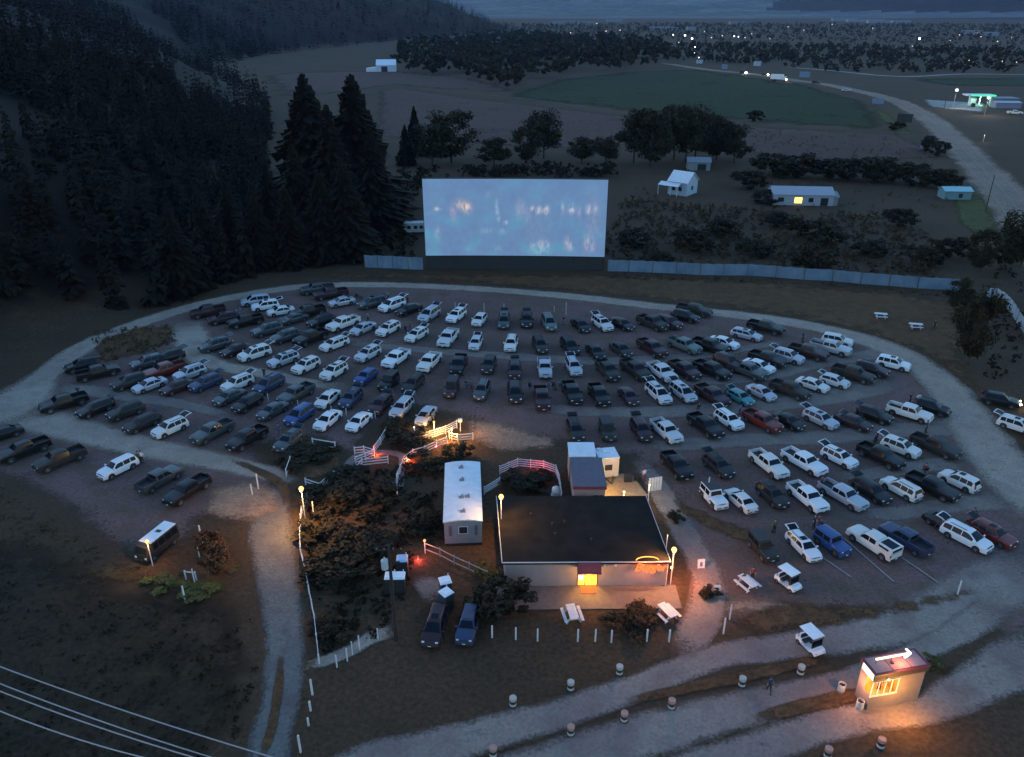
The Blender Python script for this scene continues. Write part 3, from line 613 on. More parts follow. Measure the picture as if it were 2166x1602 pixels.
def build_screen():
    a=P(896,571); b=P(1283,574); a.z=b.z=0
    cc=(a+b)/2; a=cc+(a-cc)*.968; b=cc+(b-cc)*.968; z0=(zat(a,540)+zat(b,545))/2; z1=(zat(a,378)+zat(b,382))/2
    root=empty('drive_in_screen',(a+b)/2,math.atan2(b.y-a.y,b.x-a.x),'giant pale blue glowing drive-in movie screen behind the front row','movie screen')
    w=(b-a).length/2; NX,NZ=260,110; bow=lambda x:.5*(1-(x/w)**2)
    xs=np.linspace(-w,w,NX); zs=np.linspace(z0,z1,NZ); vs=[];col=[]
    blobs=[(.075,.62,.012,.02,(1.0,.95,.9),.5),(.16,.6,.018,.06,(.95,.6,.6),.18),(.20,.68,.022,.05,(1,.75,.6),.35),(.235,.64,.020,.05,(1.,.72,.55),.75),(.165,.52,.012,.06,(.8,.6,.7),.18),
     (.40,.62,.006,.10,(.6,.8,.9),.28),(.41,.52,.005,.06,(.7,.9,1),.3),(.355,.80,.012,.03,(.6,.75,.9),.15),(.45,.44,.008,.02,(.9,.9,.95),.4),(.34,.33,.03,.03,(.4,.75,.85),.22),(.43,.33,.014,.03,(.4,.75,.85),.25),
     (.53,.62,.02,.09,(.85,.6,.65),.22),(.57,.55,.012,.07,(.8,.6,.7),.18),(.595,.63,.010,.03,(1,.85,.8),.4),(.63,.60,.012,.04,(1,.9,.85),.55),(.67,.61,.012,.04,(1,.9,.88),.6),(.76,.63,.008,.06,(.8,.8,.85),.3),(.81,.62,.014,.04,(.95,.85,.85),.5),(.85,.58,.008,.06,(.8,.65,.7),.25),
     (.90,.62,.010,.05,(.9,.8,.8),.45),(.94,.63,.008,.04,(.9,.8,.8),.4),(.93,.45,.03,.3,(.6,.5,.6),.16),(.07,.3,.012,.06,(.7,.75,.8),.25),(.60,.14,.012,.03,(.85,.7,.75),.3),(.645,.15,.014,.05,(.9,.75,.8),.4),(.68,.15,.010,.04,(.9,.75,.75),.35),(.64,.06,.045,.04,(.35,.7,.7),.35),
     (.79,.18,.012,.06,(.85,.65,.7),.4),(.81,.13,.010,.05,(.85,.65,.7),.35),(.90,.18,.014,.08,(.8,.65,.7),.35),(.93,.13,.010,.06,(.8,.65,.7),.25),(.25,.09,.03,.04,(.3,.65,.8),.15),(.40,.1,.03,.04,(.3,.65,.8),.15),(.62,.3,.05,.2,(.45,.45,.55),.12)]
    for z in zs:
        t=(z-z0)/(z1-z0)
        for x in xs:
            u=(x+w)/(2*w); vs.append((x,bow(x),z))
            n1=mnoise.noise(Vector((u*9,t*5,0))); n2=mnoise.noise(Vector((u*34,t*15,4))); n3=mnoise.noise(Vector((u*100,t*16,9)))
            c=np.array([.135,.250,.455])*(1+.10*n1+.07*n2); c+= np.array([-.02,.03,.0])*max(0,n1*2.2)*(1 if t<.5 else .5)
            for (bu,bv,ru,rv,bc,k) in blobs:
                d=((u-bu)/ru)**2+((t-bv)/rv)**2
                if d<9: c+= (np.array(bc)-c)*k*math.exp(-d*.7)*max(0,min(1,.75+1.2*n3))
            col.append((*c,1))
    fs=[(r*NX+i,r*NX+i+1,(r+1)*NX+i+1,(r+1)*NX+i) for r in range(NZ-1) for i in range(NX-1)]
    me=bpy.data.meshes.new('screen_surface'); me.from_pydata(vs,[],fs); me.materials.append(film_mat())
    at=me.color_attributes.new('film','FLOAT_COLOR','POINT'); at.data.foreach_set('color',np.array(col,dtype=np.float32).ravel()); me.update()
    link('screen_surface',me,root)
    m=MB()
    for i in range(24):
        xa=-w+2*w*i/24; xb=xa+2*w/24; m.add([(xa,bow(xa)+.06,z0-.15),(xb,bow(xb)+.06,z0-.15),(xb,bow(xb)+.06,z1+.12),(xa,bow(xa)+.06,z1+.12),(xa,bow(xa)+.5,z0-.15),(xb,bow(xb)+.5,z0-.15),(xb,bow(xb)+.5,z1+.12),(xa,bow(xa)+.5,z1+.12)],[(0,1,2,3),(5,4,7,6),(3,2,6,7),(4,5,1,0)])
    m.box(-w-.12,-w-.01,-.02,.6,z0-.15,z1+.12); m.box(w+.01,w+.12,-.02,.6,z0-.15,z1+.12)
    m.obj('backing',M_dark,root)
    m=MB(); m.box(-w,w,.75,.85,0,z0-.2); 
    for i in range(13): x=-w+2*w*i/12; m.box(x-.12,x+.12,.62,.74,0,z0-.16)
    m.obj('skirt',M_dark,root)
    for i in range(9):
        x=-w+2*w*i/8; m=MB(); m.bar((x,1.1,0),(x,1.1,z1),.35,.35); m.bar((x,6,0),(x,1.3,z1*.8),.3,.3); m.obj('support_post',M_wood,root)
    return root
build_screen()
def wallfence(pts,hpx,label,name='corrugated_fence',n=5,mat=None,hh=None):
    """upright sheet fence through photo points; each sheet run is one mesh with ribs"""
    g=[P(*a) for a in pts]; root=empty(name,g[0],0,label,'fence'); o=g[0]
    for i in range(len(g)-1):
        a=g[i]-o; b=g[i+1]-o; h=hh or (zat(g[i],pts[i][1]-hpx)+zat(g[i+1],pts[i+1][1]-hpx))/2
        d=b-a; L=d.length; k=max(2,int(L/.6)); nrm=Vector((-d.y,d.x,0)).normalized()
        m=MB(); vs=[]
        for j in range(k+1):
            p=a+d*(j/k)+nrm*(.05 if j%2 else -.05); hz=h+.06*math.sin(j*1.7+i); vs+=[(p.x,p.y,0),(p.x,p.y,hz)]
        m.add(vs,[(2*j,2*j+2,2*j+3,2*j+1) for j in range(k)]); m.obj('sheet_panel',mat or M_sheet,root)
        m=MB(); m.bar((a.x,a.y,0),(a.x,a.y,h+.15),.14,.14); m.obj('fence_post',M_wood,root)
wallfence([(772,566),(800,567),(832,568),(864,570),(895,571)],26,'low blue corrugated fence left of the movie screen')
wallfence([(1285,574),(1330,575),(1380,577),(1430,579),(1480,582),(1530,583),(1580,583),(1640,587),(1700,592),(1760,595),(1820,601),(1880,605),(1940,610),(2030,615)],24,'long blue corrugated fence right of the movie screen')
wallfence([(2082,634),(2104,634),(2122,645),(2138,662),(2150,682),(2164,702),(2182,730)],24,'curving pale sheet fence at the far right beside the dark trees',mat=pm('pale_sheet',(.34,.40,.44),.6,c2=(.18,.24,.29),scale=.4))
# ---- concession building
def frame_of(a,b):
    d=(b-a); return math.atan2(d.y,d.x),d.length
def concession():
    H=3.3
    a=P(1062,1191,H); b=P(1419,1189,H); c=P(1366,1049,H); d=P(1050,1050,H)
    rz,W=frame_of(a,b); o=a.copy(); o.z=0
    root=empty('concession_building',o,rz,'low flat black-roofed concession building with glowing doorway and neon sign','building')
    inv=Matrix.Rotation(-rz,3,'Z'); loc=lambda p:inv@(Vector((p.x,p.y,0))-o)
    A,B,C_,D_=[loc(p) for p in (a,b,c,d)]
    m=MB(); q=[(A.x+.3,.3),(B.x-.3,.3),(C_.x-.2,C_.y-.3),(D_.x+.3,D_.y-.3)]
    dx0,dx1=(1224-1062)/357*W,(1266-1062)/357*W   # door gap in the front wall
    def wl(p,r,z0=0,z1=H-.25): m.quad((*p,z0),(*r,z0),(*r,z1),(*p,z1))
    wl(q[0],(dx0,.3)); wl((dx0,.3),(dx1,.3),2.45); wl((dx1,.3),q[1]); wl(q[1],q[2]); wl(q[2],q[3]); wl(q[3],q[0])
    m.obj('wall',M_wall,root)
    m=MB(); vs=[(p.x,p.y,z) for z in (H-.25,H) for p in (A,B,C_,D_)]; m.add(vs,[(3,2,1,0),(4,5,6,7),(0,1,5,4),(1,2,6,5),(2,3,7,6),(3,0,4,7)])
    m.obj('roof',M_roofblack,root)
    m=MB()
    for p,r,w in ((A,B,.10),(A,D_,.08),(B,C_,.05)): m.bar((p.x,p.y-.02,H+.03),(r.x,r.y,H+.03),w,.08)
    m.obj('roof_edge',pm('pale_drip_edge',(.45,.43,.42),.6),root)
    m=MB(); rg=random.Random(3)
    for i in range(5):
        x=rg.uniform(3,W-4); y=rg.uniform(3,9); m.lathe([(.09,0),(.09,.35),(.14,.36),(.14,.42)],(x,y,H),8)
    m.obj('roof_vent',M_dark,root)
    m=MB(); m.box(dx0-.1,dx1+.25,-.9,.3,2.45,2.55); m.add([(dx0-.1,-.9,2.45),(dx1+.25,-.9,2.45),(dx1+.25,-.1,3.4),(dx0-.1,-.1,3.4)],[(0,1,2,3)]); m.quad((dx0-.1,-.9,2.45),(dx0-.1,-.1,3.4),(dx0-.1,.3,3.4),(dx0-.1,.3,2.45)); m.quad((dx1+.25,-.9,2.45),(dx1+.25,.3,2.45),(dx1+.25,.3,3.4),(dx1+.25,-.1,3.4))
    m.obj('awning',M_maroon,root)
    # lit room behind the doorway
    m=MB(); y1=3.6; m.quad((dx0-1,.32,0.02),(dx1+1,.32,.02),(dx1+1,y1,.02),(dx0-1,y1,.02)); m.quad((dx0-1,y1,0),(dx1+1,y1,0),(dx1+1,y1,2.9),(dx0-1,y1,2.9)); m.quad((dx0-1,.32,0),(dx0-1,y1,0),(dx0-1,y1,2.9),(dx0-1,.32,2.9)); m.quad((dx1+1,.32,0),(dx1+1,.32,2.9),(dx1+1,y1,2.9),(dx1+1,y1,0)); m.quad((dx0-1,.32,2.9),(dx0-1,y1,2.9),(dx1+1,y1,2.9),(dx1+1,.32,2.9))
    m.obj('lit_lobby',pm('lobby_yellow',(.75,.55,.14),.8,emit=(1,.50,.05),es=.75*KE),root)
    m=MB(); m.box(dx0+.05,dx1-.05,.34,.40,0,.1); m.box(dx0-.06,dx0+.04,.26,.36,0,2.45); m.box(dx1-.04,dx1+.06,.26,.36,0,2.45); m.box(dx0+.35*(dx1-dx0),dx0+.35*(dx1-dx0)+.08,.30,.36,.1,2.4)
    m.obj('door_frame',M_maroon,root)
    m=MB(); m.box(dx0+.2,dx0+.7,1.2,1.6,.05,1.7); m.obj('display_case',pm('lit_display_case',(.8,.8,.7),.4,emit=(1,.9,.6),es=1.6*KE),root)
    m=MB(); m.box(dx0+.3,dx1-.2,-1.0,.25,0.04,.16); m.obj('door_step',pm('red_doorstep',(.25,.07,.04),.8),root)
    m=MB(); m.box(-1.5,W+.8,-3.2,.28,.03,.09); m.obj('walkway',M_concrete,root)
    # wall windows, poster boards, downpipe
    m=MB(); m.tube((W-.25,.12,0),(W-.25,.12,H-.3),.06); m.obj('downpipe',M_fence,root)
    for x in (.61,.675,.93):
        m=MB(); m.box(W*x-.12,W*x+.12,.02,.24,2.75,3.0); m.obj('wall_lamp',pm('unlit_lamp_glass',(.6,.6,.58),.4),root)
    # the neon sign, written in script on the fascia
    cu=bpy.data.curves.new('neon','FONT'); cu.body='Burger'; cu.size=1.15; cu.shear=.35; cu.extrude=.03; cu.bevel_depth=.025; to=bpy.data.objects.new('neon',cu); COL.objects.link(to)
    dg=bpy.context.evaluated_depsgraph_get(); dg.update(); me=bpy.data.meshes.new_from_object(to.evaluated_get(dg)); bpy.data.objects.remove(to); me.name='neon_sign'
    me.materials.clear(); me.materials.append(emi('neon_red_orange',(1,.13,.03),2.6*KE))
    s=link('neon_sign',me,root); s.location=(W*.785,-.30,H-.85); s.rotation_euler=(R(78),0,0)
    m=MB(); 
    for k in range(8): t=math.pi*k/7; m.bar((W*.86+1.15*math.cos(t),-.02,H+.25+.45*math.sin(t)),(W*.86+1.15*math.cos(t+math.pi/7),-.02,H+.25+.45*math.sin(t+math.pi/7)),.07,.07) if k<7 else None
    m.obj('neon_arc',emi('neon_amber',(1,.40,.08),3*KE),root)
    def pl(x,y,z,c,p,r=.15,nm='glow'):
        l=bpy.data.lights.new(nm,'POINT'); l.color=c; l.energy=p*KE; l.shadow_soft_size=r; ob=bpy.data.objects.new(nm,l); COL.objects.link(ob); ob.parent=root; ob.location=(x,y,z)
    pl(W*.86,-1.0,H-.3,(1,.26,.07),560,.35); pl((dx0+dx1)/2,1.6,2.3,(1,.52,.10),900,.3); pl((dx0+dx1)/2,-1.2,2.1,(1,.42,.08),420,.3); pl(W+.5,.1,2.5,(1,.30,.06),160,.1); pl(W+1.8,.6,1.8,(1,.13,.07),420,.3)
    m=MB(); m.lathe([(.03,-.12),(.1,0),(.03,.12)],(W+.1,.0,2.6),8); m.obj('corner_lamp',emi('amber_bulb',(1,.45,.1),18*KE),root)
    return root,rz
croot,crz=concession()
def gable(name,cx,cy,w,d,h,rh,rz,wall,roof,label,cat='house',wins=(),lit=None,flat=False,z=0,extra=None):
    p=P(cx,cy); p.z=z; root=empty(name,p,R(rz),label,cat); x=w/2;y=d/2
    m=MB()
    for s in (-1,1): m.quad((-s*x,s*y,0),(s*x,s*y,0),(s*x,s*y,h),(-s*x,s*y,h))
    for s in (-1,1): m.add([(s*x,-s*y,0),(s*x,s*y,0),(s*x,s*y,h),(s*x,0,h+rh),(s*x,-s*y,h)],[(0,1,2,3,4)])
    m.obj('wall',wall,root)
    m=MB(); e=.35
    for s in (-1,1):
        q=[(-x-e,s*(y+e),h-rh*e/y+.03),(x+e,s*(y+e),h-rh*e/y+.03),(x+e,0,h+rh+.03),(-x-e,0,h+rh+.03)]
        m.add(q+[(a,b,c+.12) for a,b,c in q],[(0,1,2,3),(4,5,6,7),(0,1,5,4),(1,2,6,5),(3,0,4,7)])
    m.obj('roof',roof,root)
    for k,(face,u,z0,ww,hh) in enumerate(wins):
        m=MB(); mt=M_win if lit!=k else emi('lit_window',(1,.55,.12),3.2*KE)
        if face=='f': m.box(u*x-ww/2,u*x+ww/2,-y-.04,-y-.01,z0,z0+hh)
        else: m.box(x+.01,x+.04,u*y-ww/2,u*y+ww/2,z0,z0+hh)
        m.obj('window',mt,root)
    if extra: extra(root,x,y,h,rh)
    return root
def porch(root,x,y,h,rh):
    m=MB(); m.add([(-x-2.5,-y-2.2,h*.72),(x*.4,-y-2.2,h*.72),(x*.4,-y-.05,h*.92),(-x-2.5,-y-.05,h*.92)],[(0,1,2,3)]); m.obj('porch_roof',M_metalroof,root)
    for q in (-x-2.3,-x*.4,x*.3): m=MB(); m.box(q-.07,q+.07,-y-2.15,-y-2.0,0,h*.71); m.obj('porch_post',M_fence,root)
    m=MB(); m.box(x*.3,x*.3+.5,.4,.9,h,h+rh+.7); m.obj('chimney',M_dark,root)
def barndoor(root,x,y,h,rh):
    m=MB(); m.box(-x*.5,x*.15,-y-.06,-y-.02,0,h*.8); m.obj('barn_door',M_dark,root)
    m=MB(); m.quad((-x-9,-y,0),(-x-.02,-y,0),(-x-.02,-y,h*.7),(-x-9,-y,h*.5)); m.quad((-x-9,-y,h*.5),(-x-.02,-y,h*.7),(-x-.02,y*.6,h*.7),(-x-9,y*.6,h*.5)); m.obj('lean_to',M_metalroof,root)
gable('barn',818,151,17,12,5.5,4.2,4,pm('pale_barn_wall',(.5,.54,.6),.7),pm('barn_roof',(.6,.66,.74),.5),'pale barn with a dark door alone below the wooded ridge','barn',extra=barndoor)
gable('farmhouse',1443,409,6.5,7.5,4.2,2.6,-38,pm('blue_grey_boards',(.30,.36,.42),.8),M_metalroof,'small steep-roofed white farmhouse with porch in the scrub behind the screen','house',(('f',.3,1.4,1.1,1.2),('f',-.4,1.4,1.,1.2),('s',0,1.5,1.2,1.2)),extra=porch)
gable('shed',1476,358,8,6,3.0,1.2,-6,M_siding,pm('dull_roof',(.16,.19,.22),.7),'small grey shed with garage door just behind the steep-roofed farmhouse','shed',(('f',.25,.1,3.,2.2),))
gable('bungalow',1690,428,17.5,9,3.2,1.5,-5,pm('bungalow_wall',(.28,.29,.33),.8),pm('bungalow_roof',(.25,.27,.32),.6),'long low bungalow with one lit yellow window beyond the fence','house',(('f',-.75,1,1.8,1.3),('f',-.17,.7,2.2,1.7),('f',.25,1.,1.4,1.3),('f',.7,.05,2.2,2.3)),lit=1)
gable('shed',2017,419,8,5,2.6,.8,-4,pm('teal_shed_wall',(.10,.20,.22),.7),pm('teal_roof',(.20,.42,.46),.5),'small teal-roofed shed beside the highway','shed',(('f',.2,.6,1.2,1.2),))
gable('garage',1744,430,5.5,7,2.6,.9,-5,M_siding,pm('garage_roof',(.17,.20,.23),.7),'small grey lean garage at the right end of the bungalow','garage',(('f',0,.1,2.6,2.0),))
# ---- mobile home
def mobile_home():
    H=3.35; a=P(937,1103,H); b=P(1021,1101,H); c=P(1016,979,H); d=P(941,980,H)
    rz,W=frame_of(a,b); L=((c+d)/2-(a+b)/2).length; o=(a+b)/2; o.z=0; ax=((c+d)/2-(a+b)/2); rz=math.atan2(ax.y,ax.x)-math.pi/2
    root=empty('mobile_home',o,rz,'long white-roofed mobile home beside the concession building','mobile home'); w=W/2-.1
    m=MB(); m.quad((-w,0,.35),(w,0,.35),(w,0,H-.2),(-w,0,H-.2)); m.quad((w,L,.35),(-w,L,.35),(-w,L,H-.2),(w,L,H-.2)); m.quad((w,0,.35),(w,L,.35),(w,L,H-.2),(w,0,H-.2)); m.quad((-w,L,.35),(-w,0,.35),(-w,0,H-.2),(-w,L,H-.2)); m.add([(-w,0,H-.2),(w,0,H-.2),(0,0,H+.12)],[(0,1,2)])
    m.obj('wall',M_siding,root)
    m=MB(); K=8
    for i in range(K):
        x0=-W/2+W*i/K; x1=x0+W/K; f=lambda x:H+.22*(1-(2*x/W)**2)
        m.quad((x0,-.12,f(x0)),(x1,-.12,f(x1)),(x1,L+.1,f(x1)),(x0,L+.1,f(x0))); m.quad((x0,-.12,f(x0)-.14),(x1,-.12,f(x1)-.14),(x1,-.12,f(x1)),(x0,-.12,f(x0)))
    for s in (-1,1): m.quad((s*W/2,-.12,H-.16),(s*W/2,L+.1,H-.16),(s*W/2,L+.1,H),(s*W/2,-.12,H))
    for i in range(12): y=L*(i+.5)/12; m.bar((-W/2,y,H+.03),(0,y,H+.25),.04,.03); m.bar((0,y,H+.25),(W/2,y,H+.03),.04,.03)
    m.obj('roof',M_metalroof,root,smooth=50)
    m=MB(); m.box(-w+.05,w-.05,.08,L-.1,0.02,.36); m.obj('skirting',M_dark,root)
    m=MB(); m.box(-.45,.45,-.05,-.02,1.7,2.55); m.obj('window',M_win,root); m=MB(); m.box(-.52,.52,-.035,-.015,1.63,2.62); m.obj('window_frame',M_fence,root)
    for s in (-1,1): m=MB(); m.box(s*1.42-.16,s*1.42+.16,-.05,-.02,1.4,2.7); m.obj('shutter',pm('dark_shutter',(.10,.08,.10),.7) if s<0 else bpy.data.materials['dark_shutter'],root)
    for x,y in ((-.2,L*.88),(-.1,L*.65),(-.15,L*.35),(.55,L*.36),(.02,L*.12)):
        m=MB(); m.box(x-.28,x+.28,y-.22,y+.22,H+.18,H+.30); m.lathe([(.1,0),(.1,.3),(.16,.34)],(x+.1,y,H+.2),8); m.obj('roof_vent',M_siding,root)
    for y in (L*.2,L*.5,L*.8): m=MB(); m.box(w+.01,w+.04,y-.6,y+.6,1.4,2.4); m.obj('window',M_win,root)
mobile_home()
# ---- projection booth, snack caravan and the lit patio behind the concession building
def booth2():
    H=3.6; a=P(1212,1030,H); b=P(1284,1030,H); rz,W=frame_of(a,b); o=a.copy(); o.z=0
    c=P(1206,967,H); L=(c-a).length
    root=empty('projection_booth',o,rz,'long projection booth with purple-grey roof and maroon fascia behind the concession building','building')
    sh=(c.x-a.x)*.6
    def q(y0,y1,z0,z1,mat,nm,x0=0,x1=W):
        m=MB(); vs=[(x0+sh*y/L,y,z) for z in (z0,z1) for y in (y0,y1)]+[(x1+sh*y/L,y,z) for z in (z0,z1) for y in (y0,y1)]
        m.add(vs,[(0,4,6,2),(1,3,7,5),(0,2,3,1),(4,5,7,6),(2,6,7,3),(0,1,5,4)]); m.obj(nm,mat,root)
    q(.2,L-.1,0,H-.4,M_wall,'wall',.15,W-.15); q(0,L,H-.4,H-.15,M_maroon,'fascia'); q(.15,L-.1,H-.148,H,pm('grey_purple_roof',(.10,.09,.12),.8,var=.2,scale=1.5),'roof')
    q(L+.02,L+3.4,0,H-.05,M_wall,'rear_room',0,W*.8); q(L+.01,L+3.5,H-.05,H+.1,M_metalroof,'rear_roof',-.1,W*.83)
    m=MB(); m.box(W*.62,W*.78,.15,.19,1.6,2.3); m.box(W*.80,W*.92,.15,.19,1.6,2.3); m.obj('window',M_win,root)
booth2()
def caravan():
    H=3.3; a=P(1289,969,H); b=P(1278,948,H); p=a.copy(); p.z=0; L=(b-a).length; root=empty('snack_trailer',p,math.atan2(b.y-a.y,b.x-a.x)-math.pi/2,'white box trailer glowing orange beside the projection booth','trailer')
    m=MB(); m.box(-1.3,1.3,0,L,.5,3.2); m.obj('body',pm('trailer_cream',(.55,.52,.46),.6,var=.12,scale=2),root)
    m=MB(); m.box(-1.34,1.34,-.05,L+.05,3.2,3.32); m.box(-.4,.2,1.2,1.8,3.32,3.5); m.box(-1.,-.6,2.0,2.4,3.32,3.45); m.obj('roof',M_metalroof,root)
    m=MB(); m.box(-.5,.45,-.04,-.01,1.5,2.3); m.obj('window',M_win,root)
    m=MB(); m.box(-1.2,-.65,-.04,-.01,.6,2.6); m.obj('door',M_fence,root)
    m=MB(); m.bar((-.6,0,.6),(0,-1.5,.5),.1,.1); m.bar((.6,0,.6),(0,-1.5,.5),.1,.1); m.obj('tow_hitch',M_dark,root)
    for s in (-1,1): m=MB(); m.tube((s*1.1,L*.5,.36),(s*1.32,L*.5,.36),.36,n=16); m.obj('wheel',M_tyre,root)
caravan()
def patio():
    p=P(1320,1048); p.z=0; root=empty('fenced_patio',p,R(1),'warm-lit plank patio with low rail between booth and back lane','patio')
    m=MB(); m.add([(-2.6,-.4,.05),(2.9,-.4,.05),(1.6,4.6,.05),(-1.6,4.6,.05),(-2.6,-.4,.2),(2.9,-.4,.2),(1.6,4.6,.2),(-1.6,4.6,.2)],[(3,2,1,0),(4,5,6,7),(0,1,5,4),(1,2,6,5),(2,3,7,6),(3,0,4,7)]); m.obj('deck',pm('warm_planks',(.30,.22,.13),.8,var=.3,scale=3),root)
    for x in (3.2,3.55,3.9,4.25,4.6): m=MB(); m.box(x-.14,x+.14,.6+.25*(x-3),.66+.25*(x-3),0,2.0); m.obj('plank_screen',M_fence,root)
    m=MB(); m.box(-2.7,-2.55,-.4,3.8,.2,1.6); m.obj('side_rail',M_fence,root)
    m=MB(); m.box(.4,1.4,2.6,3.2,.2,1.1); m.box(1.7,2.3,3.,3.4,.2,1.4); m.obj('cabinet',M_dark,root)
patio()
# ---- ticket booth
def ticket():
    g0=P(1853,1506); H=zat(g0,1428); a=P(1853,1428,H); b=P(1966,1407,H); c=P(1817,1406,H); rz,W=frame_of(a,b); o=a.copy(); o.z=0
    iv=Matrix.Rotation(-rz,3,'Z'); lc=lambda p:iv@(p-Vector((o.x,o.y,0))); D=max(1.9,lc(c).y)
    root=empty('ticket_booth',o,rz,'small lit ticket booth with maroon roof and glowing white arrow on top','ticket booth')
    M_tb=pm('booth_siding',(.17,.145,.135),.8,var=.15,scale=2)
    zl,zh,zt=.40*H,.76*H,.85*H; w1=.50*W
    m=MB()
    def f(x0,x1,z0,z1): m.quad((x0,.1,z0),(x1,.1,z0),(x1,.1,z1),(x0,.1,z1))
    f(.08,w1,0,zl); f(.08,w1,zh,zt); f(w1,W-.08,0,zt)
    m.quad((W-.08,.1,0),(W-.08,D-.1,0),(W-.08,D-.1,zt),(W-.08,.1,zt)); m.quad((W-.08,D-.1,0),(.08,D-.1,0),(.08,D-.1,zt),(W-.08,D-.1,zt))
    def g(y0,y1,z0,z1): m.quad((.08,y1,z0),(.08,y0,z0),(.08,y0,z1),(.08,y1,z1))
    g(.1,.95,0,zl); g(.1,.95,zh,zt); g(.95,D-.1,0,zt)
    m.obj('wall',M_tb,root)
    m=MB(); m.box(.1,W-.1,.12,D-.12,.05,.08); m.obj('floor',M_wood,root)
    m=MB(); q=D-.3; m.quad((.1,q,.1),(W-.15,q,.1),(W-.15,q,zt-.02),(.1,q,zt-.02)); m.quad((w1+.3,.13,.1),(w1+.3,q,.1),(w1+.3,q,zt-.02),(w1+.3,.13,zt-.02)); m.quad((.1,.13,zt-.03),(.1,q,zt-.03),(w1+.3,q,zt-.03),(w1+.3,.13,zt-.03)); m.quad((.1,.3,zl-.35),(w1,.3,zl-.35),(w1,q,zl-.35),(.1,q,zl-.35)); m.obj('lit_interior',pm('booth_inside',(.6,.4,.15),.8,emit=(1,.36,.03),es=.38*KE),root)
    m=MB()
    for i in range(5): x=.08+(w1-.08)*i/4; m.box(x-.03,x+.03,.06,.14,zl,zh)
    m.box(.0,w1+.06,.0,.13,zl-.08,zl); m.box(.0,w1+.06,.05,.13,zh,zh+.06); m.obj('window_frame',M_fence,root)
    m=MB(); m.box(-.05,W+.05,-.05,D+.05,zt,H-.14); m.obj('fascia',pm('dark_fascia',(.035,.032,.032),.7),root)
    m=MB(); m.box(-.1,W+.08,-.1,D+.08,H-.14,H); m.box(.15,W-.2,.12,D-.12,H,H+.03,1)
    for x in (.34*W,.68*W): m.box(x-.02,x+.02,.1,D-.1,H+.032,H+.05)
    m.lathe([(.16,0),(.16,.12),(.1,.14)],(W*.42,D*.45,H+.03),10); m.obj('roof',[M_maroon,pm('pale_roof_board',(.27,.20,.20),.7,var=.2,scale=1.5)],root)
    Z=H+.1
    while Z<H+1.6 and lc(P(1853,1395,Z)).y>D-.05: Z+=.05
    Z=max(Z,H+.62); A=lc(P(1853,1395,Z)); B=lc(P(1925,1382,Z)); A.z=B.z=Z; A.y=B.y=(A.y+B.y)/2
    m=MB(); m.bar(A,B,.12,.13); m.obj('arrow_shaft',emi('arrow_lamp',(1,.80,.50),3*KE),root)
    m=MB(); m.bar((B.x-.5,B.y,Z+.55),(B.x+.05,B.y,Z),.12,.15); m.bar((B.x-.45,B.y,Z-.42),(B.x+.05,B.y,Z),.12,.15); m.obj('arrow_head',emi('arrow_head_lamp',(1,.88,.8),4*KE),root)
    m=MB()
    for t in (.05,.5,.9): x=A.x+(B.x-A.x)*t; m.bar((x,A.y+.1,H),(x,A.y+.1,Z),.04,.04)
    m.obj('arrow_bracket',M_dark,root)
    m=MB(); m.box(-.16,-.11,.05,D*.78,H-.68,H-.06); m.obj('lit_sign_panel',emi('sign_panel_white',(1,.93,.78),1.8*KE),root)
    m=MB(); m.lathe([(.02,-.1),(.10,0),(.02,.1)],(.24*W,-.2,zt+.0),8); m.obj('floodlight',emi('flood_bulb',(1,.8,.5),6*KE),root)
    def pl(x,y,z,c,p,r=.1,nm='glow'):
        l=bpy.data.lights.new(nm,'POINT'); l.color=c; l.energy=p*KE; l.shadow_soft_size=r; ob=bpy.data.objects.new(nm,l); COL.objects.link(ob); ob.parent=root; ob.location=(x,y,z)
    pl(.45*W,-1.7,2.3,(1,.42,.08),950); pl(.25*W,.9,2.6,(1,.45,.08),70); pl(-.9,D*.5,2.3,(1,.42,.22),380); pl(.55*W,A.y-.35,Z,(1,.28,.12),200,.4)
    return root,rz
troot,trz=ticket()
# ================================================================= fences, posts, lamps, small things
def rail_fence(pts,label,h=1.15,rails=3,step=2.4,top=True,mat=None,hs=None):
    """white post-and-rail fence; photo points are on the top rail"""
    mat=mat or M_fence; g=[P(x,y,h) for x,y in pts]; o=g[0].copy(); o.z=0
    root=empty('rail_fence',o,0,label,'fence'); post=[]
    for i in range(len(g)-1):
        a=g[i]-o; b=g[i+1]-o; n=max(1,round((b-a).length/step)); 
        m=MB()
        for r in range(rails):
            z=h-.1-r*(h-.35)/max(1,rails-1)
            m.bar((a.x,a.y,z),(b.x,b.y,z),.05,.13)
        m.obj('rail',mat,root)
        post+= [a+(b-a)*(k/n) for k in range(n)]
    post.append(g[-1]-o); me=None
    for q in post:
        if me is None: m=MB(); m.box(-.06,.06,-.06,.06,0,h+.06); me=m.mesh('post',[mat])
        link('post',me,root,loc=(q.x,q.y,0))
    return root
rail_fence([(826,886),(816,905),(804,925),(790,944)],'white rail fence running down from the sandbag corner to the red light')
rail_fence([(749,946),(769,944),(790,950),(772,958),(751,966)],'white rail fence corner left of the red ground light')
rail_fence([(645,1012),(676,1022),(692,1006),(705,997),(755,984),(765,971),(820,965)],'long white rail fence along the path above the round bushes')
rail_fence([(656,1030),(645,1050),(637,1069),(633,1107),(634,1157),(643,1190),(652,1239),(664,1300),(673,1385)],'long white rail fence following the entrance road',step=2.2)
rail_fence([(840,1041),(839,1003),(854,966),(873,951),(898,944),(923,932),(945,924)],'white rail fence curving beside the path with red lamps')
rail_fence([(950,914),(968,919),(1000,916)],'short white rail fence right of the lit gateway')
